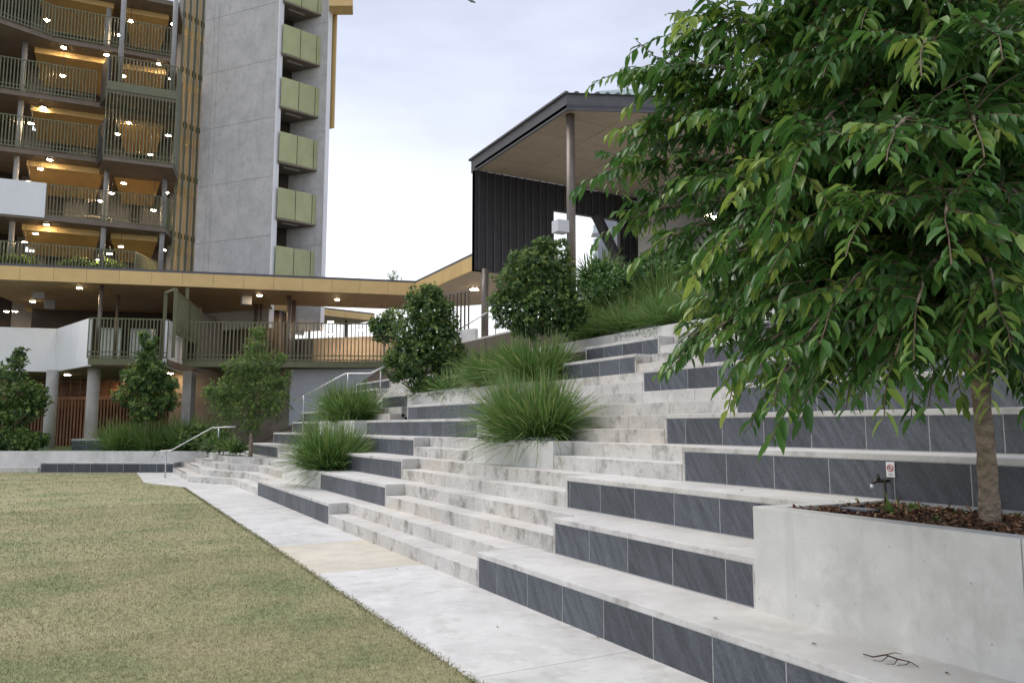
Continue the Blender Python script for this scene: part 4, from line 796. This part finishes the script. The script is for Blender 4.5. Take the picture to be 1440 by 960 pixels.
for i, px in enumerate((845, 850, 857)):
    b = atd(px, 131, 75.5); t_ = thing('potted_plant', ['leftmost potted plant on the far rooftop', 'middle potted plant on the far rooftop', 'rightmost potted plant on the far rooftop'][i], 'plant', (b.x, b.y, z-.1), 'potted plants on the far rooftop')
    MB().tube([(b.x, b.y, z-.1), (b.x, b.y, z+.5)], [.18, .25], 10).build('pot', 'terracotta', t_); MB().tube([(b.x, b.y, z+.5), (b.x, b.y, z+1.0)], .06, 6).build('stem', 'bark', t_)
    V, T_, tn = blades((b.x, b.y, z+.8), 90, .12, .75, 1.3, .09); tag(link('leaves', npmesh('leaves', V, T_, tn), 'shrub_leaf', t_), kind='stuff')
b = atd(553, 392, 90); shrub('far_tree', 'thin treetop showing above the canopy roof', 'tree', (b.x, b.y, b.z-6), [(0, 0, 6.0, .7), (.6, 0, 6.1, .5), (-.5, 0, 6.4, .4), (.1, 0, 6.8, .4)], 45, .35, .07, m='light_leaf', th=5.5, shell=.2, trunk=.12)
# ------------------------------------------------------------------ the big tree
tb_ = atz(1393, 738, 1.05); tb_ = Vector((4.78, tb_.y*4.78/tb_.x, 1.03))
BT = thing('leafy_tree', 'large leafy tree with drooping glossy leaves in the concrete planter', 'tree', tuple(tb_))
D0 = proj(tb_)[2]
def tip(x, y, dD=0): return atd(x, y, D0+dD)
trunk_pts = [tb_-Vector((0, 0, .06)), tb_+Vector((0, 0, .02))] + [atd(x, y, D0+dd_) for x, y, dd_ in ((1390, 690, 0), (1386, 620, 0), (1378, 545, .02), (1372, 470, .05), (1372, 380, .1), (1362, 260, .15), (1350, 130, .2), (1345, 0, .22), (1335, -150, .25), (1330, -300, .25))]
trd = [.072, .062, .055, .051, .048, .045, .044, .038, .032, .025, .018, .01]
def fine(pts, rad, k=4):
    P_, Q = [], []
    for i in range(len(pts)-1):
        for j in range(k): t = j/k; P_.append(pts[i].lerp(pts[i+1], t)); Q.append(rad[i]*(1-t)+rad[i+1]*t)
    return P_+[pts[-1]], Q+[rad[-1]]
tp_, tq_ = fine(trunk_pts, trd); tq_ = [q*(1+.05*math.sin(i*2.1)) for i, q in enumerate(tq_)]
MB().tube(tp_, tq_, 18).build('trunk', 'bark', BT, smooth=True)
limb_tips = [(891, 100, 0.9, 470), (951, 47, 0.8, 380), (1074, 25, 0.6, 380), (864, 238, 0.8, 470), (911, 200, 1.1, 440), (888, 305, 0.8, 500), (946, 330, 0.5, 520), (990, 250, 0.1, 520), (1000, 415, 0.9, 560), (971, 473, 0.6, 560), (1074, 495, 0.4, 560), (1068, 435, -0.2, 540), (1093, 535, 0.1, 545), (1125, 545, -0.5, 545), (1160, 505, -0.7, 545), (1118, 493, -0.9, 540), (1210, 495, -0.8, 545), (1260, 498, -1.1, 540), (1320, 488, -1.0, 540), (1390, 483, -1.1, 530), (1430, 498, -0.7, 540), (1460, 515, -0.3, 540), (1500, 493, -0.5, 540), (1180, 415, -1.3, 520), (1290, 425, -1.5, 520), (1400, 415, -1.5, 500), (1480, 415, -1.0, 500), (1120, 330, -1.1, 480), (1220, 300, -1.5, 470), (1330, 300, -1.7, 470), (1440, 290, -1.4, 460), (1078, 240, -0.7, 420), (1150, 190, -1.2, 420), (1260, 180, -1.6, 400), (1370, 170, -1.6, 400), (1480, 180, -1.1, 400), (1108, 110, -0.5, 330), (1190, 70, -1.0, 330), (1300, 60, -1.4, 300), (1400, 50, -1.4, 300), (1150, -30, -0.4, 200), (1250, -50, -0.9, 200), (1360, -60, -1.1, 180), (1470, 40, -0.9, 300), (1200, -150, 0, 50), (1330, -180, -0.4, 0), (1440, -120, -0.5, 50), (1080, 330, 0.9, 480), (1130, 415, 1.0, 540), (1220, 488, 0.9, 545), (1320, 478, 1.0, 540), (1430, 468, 0.9, 540), (1078, 180, 0.8, 400), (1160, 250, 1.3, 440), (1260, 330, 1.5, 480), (1370, 350, 1.5, 480), (1480, 320, 1.3, 460), (1130, 120, 1.2, 350), (1240, 100, 1.5, 330), (1350, 180, 1.7, 400), (1450, 150, 1.4, 380), (1118, 20, 1.0, 250), (1220, 0, 1.3, 220), (1330, 20, 1.5, 220), (1440, 0, 1.2, 220), (981, 142, 0.6, 430), (1070, 90, 0.3, 350), (1180, 340, 0, 480), (1300, 240, -0.1, 430), (1420, 240, 0, 430), (1230, 160, 0.1, 380), (1340, 100, 0.1, 320), (1200, 425, 0.2, 520), (1074, 300, 1.2, 470), (956, 250, 0.9, 470), (1108, 300, 0.2, 450), (1068, 370, 0.5, 510), (941, 122, 0.9, 440), (1235, 490, 0.3, 545), (1290, 505, -0.2, 545), (1345, 500, 0.3, 545), (1150, 502, 0.3, 545), (1420, 500, 0.2, 545), (1060, 500, -0.3, 545), (996, 470, 0.2, 540), (991, 370, 0.3, 500), (923, 170, 0.7, 440), (948, 90, 0.6, 400)]
for _ in range(46):                                   # inner limbs through the whole crown
    limb_tips.append((random.uniform(1000, 1500), random.uniform(-120, 430), random.uniform(-1.2, 1.5), random.uniform(150, 520)))
def spline(a, b, up, n=9):
    m1 = a.lerp(b, .35)+Vector((0, 0, up)); m2 = a.lerp(b, .75)+Vector((0, 0, up*.9)); P_ = []
    for i in range(n):
        t = i/(n-1); P_.append(a*(1-t)**3+m1*3*t*(1-t)**2+m2*3*t*t*(1-t)+b*t**3)
    return P_
LP, LD, LN, LL, LT = [], [], [], [], []; tw_mb = MB()
def add_twig(p0, d, ln, nl, fresh):
    """pendulous twig with leaves in two ranks"""
    p = Vector(p0); d = Vector(d).normalized(); pts = [p.copy()]; tn0 = min(1, max(0, random.gauss(.36, .18)+fresh))
    for i in range(nl):
        d = (d+Vector((0, 0, -.05))+Vector((random.gauss(0, .05), random.gauss(0, .05), random.gauss(0, .05)))).normalized(); p = p+d*(ln/nl); pts.append(p.copy())
        s = d.cross(ZU)
        s = s.normalized() if s.length > .1 else Vector((1, 0, 0)); sd = 1 if i % 2 else -1
        ld = (d*.55+s*sd*random.uniform(.45, 1.0)+Vector((0, 0, -random.uniform(.0, .8)))).normalized()
        LP.append(p); LD.append(ld); LN.append(Vector((random.gauss(0, .35), random.gauss(0, .35), 1))+s*sd*.35); LL.append(random.choice((.06, .075, .085, .095, .105, .12, .13))*random.uniform(.85, 1.1)*(1 if i < nl-2 else .8)); LT.append(min(1, max(0, tn0+random.gauss(0, .09)+(.08 if i > nl-3 else 0))))
    tw_mb.tube(pts[::3]+[pts[-1]] if len(pts) > 4 else pts, .0032, 3, cap=False)
nb = 0
for (x, y, dd_, ys) in limb_tips:
    e = tip(x, y, dd_); zs = tip(1370, min(ys, 500)-45+random.uniform(-40, 10), 0).z; i = min(range(len(tp_)), key=lambda i: abs(tp_[i].z-zs)); a = tp_[i].copy()
    if a.z > e.z+.9: pass
    L_ = (e-a).length; pts = spline(a, e, .18+.10*L_)
    MB().tube(pts, [.022*(.4+L_/3)*(1-i/9)+.003 for i in range(9)], 6).build('branch', 'bark', BT, smooth=True); nb += 1
    for k in range(int(15+L_*11)):
        t = .30+.70*(k+random.random())/(15+L_*11); u = t*8; i0 = min(7, int(u)); p = pts[i0].lerp(pts[i0+1], u-i0); ax = (pts[i0+1]-pts[i0]).normalized()
        s = ax.cross(ZU).normalized()*random.choice((-1, 1))
        d = ax*random.uniform(.2, .9)+s*random.uniform(.2, 1.0)+Vector((random.gauss(0, .3), random.gauss(0, .3), random.uniform(-.35, .75)))
        add_twig(p, d, random.uniform(.14, .34), random.randint(7, 12), (.25 if random.random() < .12 else 0)+(.08 if t > .9 else 0))
    add_twig(pts[-1], pts[-1]-pts[-2], .35, 12, .22); add_twig(pts[-2], pts[-1]-pts[-2]+Vector((.1, .1, .1)), .4, 12, .12)
tag(tw_mb.build('twigs', 'twig_bark', BT), kind='stuff')
LP = np.array([tuple(v) for v in LP]); LD = np.array([tuple(v) for v in LD]); LN = np.array([tuple(v) for v in LN]); LL = np.array(LL); LT = np.array(LT)
# the 300 leaves that show largest are objects of their own; the rest is one mass
Rv, Uv, Fv = np.array(R_), np.array(U_), np.array(F_); rel = LP-np.array(C_); dep = rel@Fv; sx = 720+FPX*(rel@Rv)/dep; sy = 480-FPX*(rel@Uv)/dep
vis = (sx > 20) & (sx < 1425) & (sy > 15) & (sy < 700) & (dep > .5)
order = np.argsort(np.where(vis, dep-LL*4, 1e9))[:300]; rest = np.ones(len(LP), bool); rest[order] = False
V, T_, tone = leaves(LP[rest], LD[rest], LN[rest], LL[rest], LL[rest]*.41, LT[rest], .3)
tag(link('foliage', npmesh('foliage', V, T_, tone, True), 'tree_leaf', BT), kind='stuff')
LV = []
for tv in (.2, .3, .4, .5, .62, .8):
    V, T_, tone = leaves(np.zeros((1, 3)), np.array([[0, 1., 0]]), np.array([[0, 0, 1.]]), 1, .41, np.array([tv]), 0); V[3, 2] -= .12; V[2, 2] -= .04
    me = npmesh('leaf', V, T_, tone, True); me.materials.append(MATS['tree_leaf']); LV.append((tv, me))
for i in order:
    d = Vector(LD[i]+np.array([0, 0, -.12])).normalized(); s = d.cross(Vector(LN[i])).normalized(); n_ = s.cross(d); me = min(LV, key=lambda q: abs(q[0]-LT[i]))[1]
    o = bpy.data.objects.new('leaf', me); COL.objects.link(o); o.parent = BT
    o.matrix_local = Matrix.Translation(Vector(LP[i])-tb_) @ Matrix((s, d, n_)).transposed().to_4x4() @ Matrix.Scale(float(LL[i]), 4)
print('tree leaves', len(LP), 'limbs', nb)
# ================================================================== small things
def handrail(label, pts, posts, rad=.022, curl=None):
    t = thing('handrail', label, 'handrail', (posts[0][0], posts[0][1], posts[0][2]), 'steel handrails on the stairs')
    P_ = [Vector(p) for p in pts]
    if curl: P_ = curl+P_
    q = []
    for i, p in enumerate(P_):      # round the bends a little
        if 0 < i < len(P_)-1: a, b = P_[i-1], P_[i+1]; q += [p+(a-p).normalized()*min(.05, (a-p).length*.3), p+(b-p).normalized()*min(.05, (b-p).length*.3)]
        else: q.append(p)
    MB().tube(q, rad, 10).build('rail', 'steel', t, smooth=True)
    for (x, y, z0, z1) in posts: MB().tube([(x, y, z0-.02), (x, y, z1)], rad*.95, 10).build('post', 'steel', t, smooth=True); MB().tube([(x, y, z0-.01), (x, y, z0+.012)], rad*2.2, 12).build('base_plate', 'steel', t)
    return t
A = atz(232, 671, .01); zA = onpl(232, 634, A, FH).z
B = atd(306, 640, 26.6); B = Vector((B.x, B.y, .70)); zB = atd(306, 601, 26.6).z
e0 = atd(241, 633, proj(A)[2]); e1 = atd(299, 601, 26.6); e2 = atd(331, 600, 25.9)
rx = Vector((-R_.x, -R_.y, 0))
tA = Vector((A.x, A.y, zA))+rx*.10
curl = [tA+Vector((0, 0, -.20))+rx*.0, tA+rx*.14+Vector((0, 0, -.17)), tA+rx*.18+Vector((0, 0, -.07)), tA+rx*.10]
handrail('steel handrail with curled end at the lawn end of the far stair', [tA, e0, e1, e2], [(A.x, A.y, .008, zA), (B.x, B.y, .70, zB)], curl=curl)
h0, h1, h2, h3 = atd(409, 566, 24), atd(486, 525, 24.6), atd(521, 525, 24.2), atd(547, 512, 24.2)
handrail('upper steel handrail climbing past the far planter', [h0, h1, h2, h3], [(*atd(427, 560, 24.1)[:2], 1.4, atd(427, 556, 24.1).z), (*atd(489, 540, 24.6)[:2], 2.2, h1.z), (*atd(535, 540, 24.2)[:2], 2.4, atd(535, 517.5, 24.2).z)])
h0, h1 = atd(640, 467, 25.5), atd(700, 430, 24.6)
handrail('steel handrail at the pavilion post behind the round shrubs', [h0, h1], [(*atd(648, 470, 25.4)[:2], 4.2, atd(648, 462, 25.4).z), (*atd(697, 440, 24.7)[:2], 4.4, atd(697, 432, 24.7).z)])
# soil cover in the tree planter: bark chips, weeds, irrigation tray, tap, sign
n = 5200; P_ = np.stack([RNG.uniform(4.33, 5.42, n), RNG.uniform(near(1)+.3, 3.9, n), np.full(n, 1.04)], 1); P_[:, 2] += RNG.uniform(.0, .022, n)+.035*np.exp(-((P_[:, 0]-tb_.x)**2+(P_[:, 1]-tb_.y)**2)/.03)
D_ = rdir(n); D_[:, 2] *= .35; N_ = rdir(n)+np.array([0, 0, 1.2]); V, T_, tone = diamonds(P_, D_, N_, RNG.uniform(.02, .065, n), RNG.uniform(.012, .03, n), RNG.uniform(0, 1, n))
leafmat('bark_chip', (.04, .024, .016), (.15, .072, .04), (.34, .21, .125), .8, .0, .2)
mulch = link('bark_mulch', npmesh('bark_mulch', V, T_, tone), 'bark_chip'); tag(mulch, 'brown bark chips and dead leaves covering the tree planter soil', 'mulch', kind='stuff')
def weed(label, p, n, L, wd, m='light_leaf', grp='small weeds in the tree planter', lean=1.3):
    t = thing('weed', label, 'weed', p, grp); V, T_, tn = blades(p, n, .05, L, lean, wd, droop=.6); tag(link('leaves', npmesh('leaves', V, T_, np.clip(tn+.1, 0, 1)), m, t), kind='stuff')
zs = 1.04
for i, (px, py, nn_, L_, wd_) in enumerate(((1262, 722, 26, .17, .014), (1225, 705, 60, .07, .018), (1205, 710, 50, .06, .016), (1290, 716, 40, .06, .02), (1185, 712, 40, .05, .016), (1340, 724, 18, .05, .022), (1420, 728, 14, .05, .022), (1318, 733, 12, .04, .02))):
    p = atz(px, py, zs); weed(['upright grassy weed in the middle of the tree planter', 'leafy weed clump in front of the tap pipe', 'leafy weed clump left of the tap pipe', 'leafy weed right of the upright grassy weed', 'leafy weed at the far left corner of the tree planter', 'small weed left of the tree trunk', 'small weed right of the tree trunk', 'tiny weed near the planter front edge'][i], (p.x, p.y, zs), nn_, L_, wd_)
p = atz(1205, 722, zs); t = thing('irrigation_tray', 'black plastic tray lying in the mulch at the planter edge', 'tray', tuple(p))
MB().box(p.x-.07, p.x+.07, p.y-.13, p.y+.10, zs, zs+.035).build('tray_body', 'black_plastic', t, bevel=.006); MB().box(p.x-.055, p.x+.055, p.y-.115, p.y+.085, zs+.034, zs+.040).build('tray_lid', 'sign_grey', t, bevel=.003)
for dy in (-.06, .04): MB().tube([(p.x-.074, p.y+dy, zs+.018), (p.x-.069, p.y+dy, zs+.018)], .012, 10).build('tray_port', 'grey_post', t)
xt = XK(3)-.06; tpp = atx(1246, 712, xt); ty = tpp.y
t = thing('garden_tap', 'dark garden tap on an upright pipe against the slate seat', 'tap', (xt, ty, zs))
zt1 = atx(1246, 676, xt).z
MB().tube([(xt, ty, zs-.02), (xt, ty, zt1)], .011, 10).build('pipe', 'brass', t, smooth=True)
MB().tube([(xt+.05, ty, zt1), (xt-.0, ty+.005, zt1), (xt-.04, ty+.05, zt1-.002), (xt-.055, ty+.07, zt1-.03)], [.012, .015, .014, .012], 10).build('spout', 'brass', t, smooth=True)
MB().tube([(xt-.03, ty+.035, zt1), (xt-.03, ty+.035, zt1+.035), (xt-.03, ty+.035, zt1+.045)], [.016, .012, .007], 10).build('bonnet', 'brass', t, smooth=True); MB().bar((xt-.05, ty+.015, zt1+.05), (xt-.01, ty+.055, zt1+.05), .012, .008).build('handle', 'brass', t)
MB().tube([(xt-.055, ty+.07, zt1-.03), (xt-.055, ty+.07, zt1-.055)], [.016, .012], 10).build('nozzle', 'sign_white', t, smooth=True)
xs = XK(3)-.006; sc_ = atx(1252.5, 660, xs); t = thing('sign', 'small white sign with red prohibition ring above the garden tap', 'sign', tuple(sc_))
MB().box(xs-.005, xs+.003, sc_.y-.036, sc_.y+.036, sc_.z-.058, sc_.z+.058).build('sign_plate', 'sign_white', t, bevel=.002)
ring = MB(); c = Vector((xs-.0075, sc_.y, sc_.z+.012)); ring.tube([c+Vector((0, math.cos(a), math.sin(a)))*.024 for a in (2*math.pi*i/24 for i in range(25))], .0032, 6, cap=False); ring.build('ring', 'sign_red', t)
MB().bar(c+Vector((0, .017, .017)), c+Vector((0, -.017, -.017)), .0045, .004).build('slash', 'sign_red', t)
tapm = MB(); tapm.box(c.x, c.x+.002, c.y-.006, c.y+.010, c.z-.003, c.z+.004); tapm.build('tap_symbol', 'sign_grey', t); MB().box(c.x, c.x+.002, c.y+.006, c.y+.010, c.z-.012, c.z-.0035).build('tap_symbol', 'sign_grey', t); MB().box(c.x, c.x+.002, c.y-.002, c.y+.002, c.z+.0045, c.z+.012).build('tap_symbol', 'sign_grey', t)
for k, w_ in enumerate((.022, .016)): MB().box(xs-.0062, xs-.004, sc_.y-w_, sc_.y+w_, sc_.z-.034-k*.010, sc_.z-.031-k*.010).build('text_line', 'sign_grey', t)
# fallen dry twig on the lowest seat
p0 = atz(1215, 919, r+.008); t = thing('fallen_twig', 'dry brown fallen twig lying on the lowest seat', 'twig', tuple(p0))
def gp(x, y, h=.010): return atz(x, y, r+h)
MB().tube([gp(1214, 919), gp(1228, 923, .02), gp(1245, 920, .03), gp(1262, 926, .02), gp(1280, 930, .015), gp(1292, 937)], [.003, .004, .0045, .004, .003, .002], 6).build('stem', 'mulch', t, smooth=True)
for q in ([gp(1245, 920, .03), gp(1258, 917, .035), gp(1268, 919, .012)], [gp(1262, 926, .02), gp(1258, 933, .012), gp(1246, 933)], [gp(1280, 930, .015), gp(1274, 934, .012), gp(1262, 935)], [gp(1250, 921, .03), gp(1240, 929, .012), gp(1228, 928)]):
    MB().tube(q, [.0032, .0025, .0015], 5).build('side_twig', 'mulch', t, smooth=True)
# dead leaves scattered on treads and lawn edge
for i, (x, y, z_) in enumerate(((1140, 905, r), (838, 895, .01), (700, 882, .01), (900, 780, 2*r), (1010, 870, r), (1330, 948, r), (560, 800, .01), (1040, 690, 3*r))):
    p = atz(x, y, z_); V, T_, tn = leaves(np.array([[p.x, p.y, z_+.006]]), rdir(1)*np.array([1, 1, .05]), np.array([[0, 0, 1.]]), .04, .018, np.array([.5]), .0)
    tag(link('dead_leaf', npmesh('dead_leaf', V-0, T_, tn), 'bark_chip', loc=(p.x, p.y, z_)), ['dead leaf right of centre on the lowest seat', 'dead leaf on the path at the foot of the lowest seat', 'dead leaf on the path below the stair corner', 'dead leaf on the second seat from the path', 'dead leaf near the planter corner on the lowest seat', 'dead leaf beside the fallen twig', 'dead leaf on the tinted path slab', 'dead leaf on the third seat left of the planter'][i], 'leaf', 'dead leaves lying on the concrete')
# creeping plants hanging over planter edges
def creeper(label, y0, y1, x, z, drop, n, m):
    y = RNG.uniform(y0, y1, n); h = RNG.uniform(0, 1, n)**2*drop*(.35+.65*np.abs(np.sin(y*9+1))*np.abs(np.sin(y*3.7))); P_ = np.stack([x-RNG.uniform(0, .03, n)+np.where(h < .03, RNG.uniform(0, .14, n), 0), y, z-h+RNG.uniform(0, .03, n)], 1)
    V, T_, tn = diamonds(P_, rdir(n)+np.array([-.4, 0, -.2]), rdir(n)+np.array([-.5, 0, .8]), .03, .022, np.clip(RNG.normal(.5, .2, n), 0, 1))
    o = link('creeper', npmesh('creeper', V, T_, tn), m, loc=(x, (y0+y1)/2, z)); tag(o, label, 'creeper', 'creeping plants on planter edges')
leafmat('grey_leaf', (.10, .14, .10), (.20, .25, .19), (.34, .38, .31), .6, .2, .3)
creeper('grey-green creeper along the front edge of the big grass planter', 8.95, 11.2, 5.47, 4*r+.02, .06, 1500, 'grey_leaf')
creeper('creeper hanging in green runs down the long planter face', 15.4, 17.9, 7.352, 7*r+.01, .36, 900, 'grey_leaf')
creeper('creeper trailing over the long garden wall below the grasses', 11.2, 12.6, 9.25, 3.52, .34, 420, 'grey_leaf')
# bird at the top of the sky
bp_ = atd(662, 1, 32); t = thing('bird', 'grey bird flying at the top edge of the sky', 'bird', tuple(bp_))
rv, uv, fv = R_, U_, FH
def bq(a, b, c=0): return bp_+rv*a+uv*b+fv*c
MB().tube([bq(-.22, .10), bq(-.12, .06), bq(0, 0), bq(.10, -.05), bq(.17, -.08), bq(.21, -.09)], [.012, .045, .055, .045, .03, .006], 10).build('body', 'bird_grey', t, smooth=True)
for s in (-1, 1):
    w_ = [bq(-.05, .03, s*.04), bq(.06, -.02, s*.04), bq(.12, .10, s*.26), bq(0, .16, s*.28), bq(.0, .22, s*.55), bq(-.06, .23, s*.5)]
    MB().add([*w_, *[v-uv*.012 for v in w_]], [(0, 1, 2, 3), (3, 2, 4, 5), (9, 8, 7, 6), (11, 10, 8, 9), (0, 6, 7, 1), (1, 7, 8, 2), (2, 8, 10, 4), (4, 10, 11, 5), (5, 11, 9, 3), (3, 9, 6, 0)]).build('wing', 'bird_grey', t)
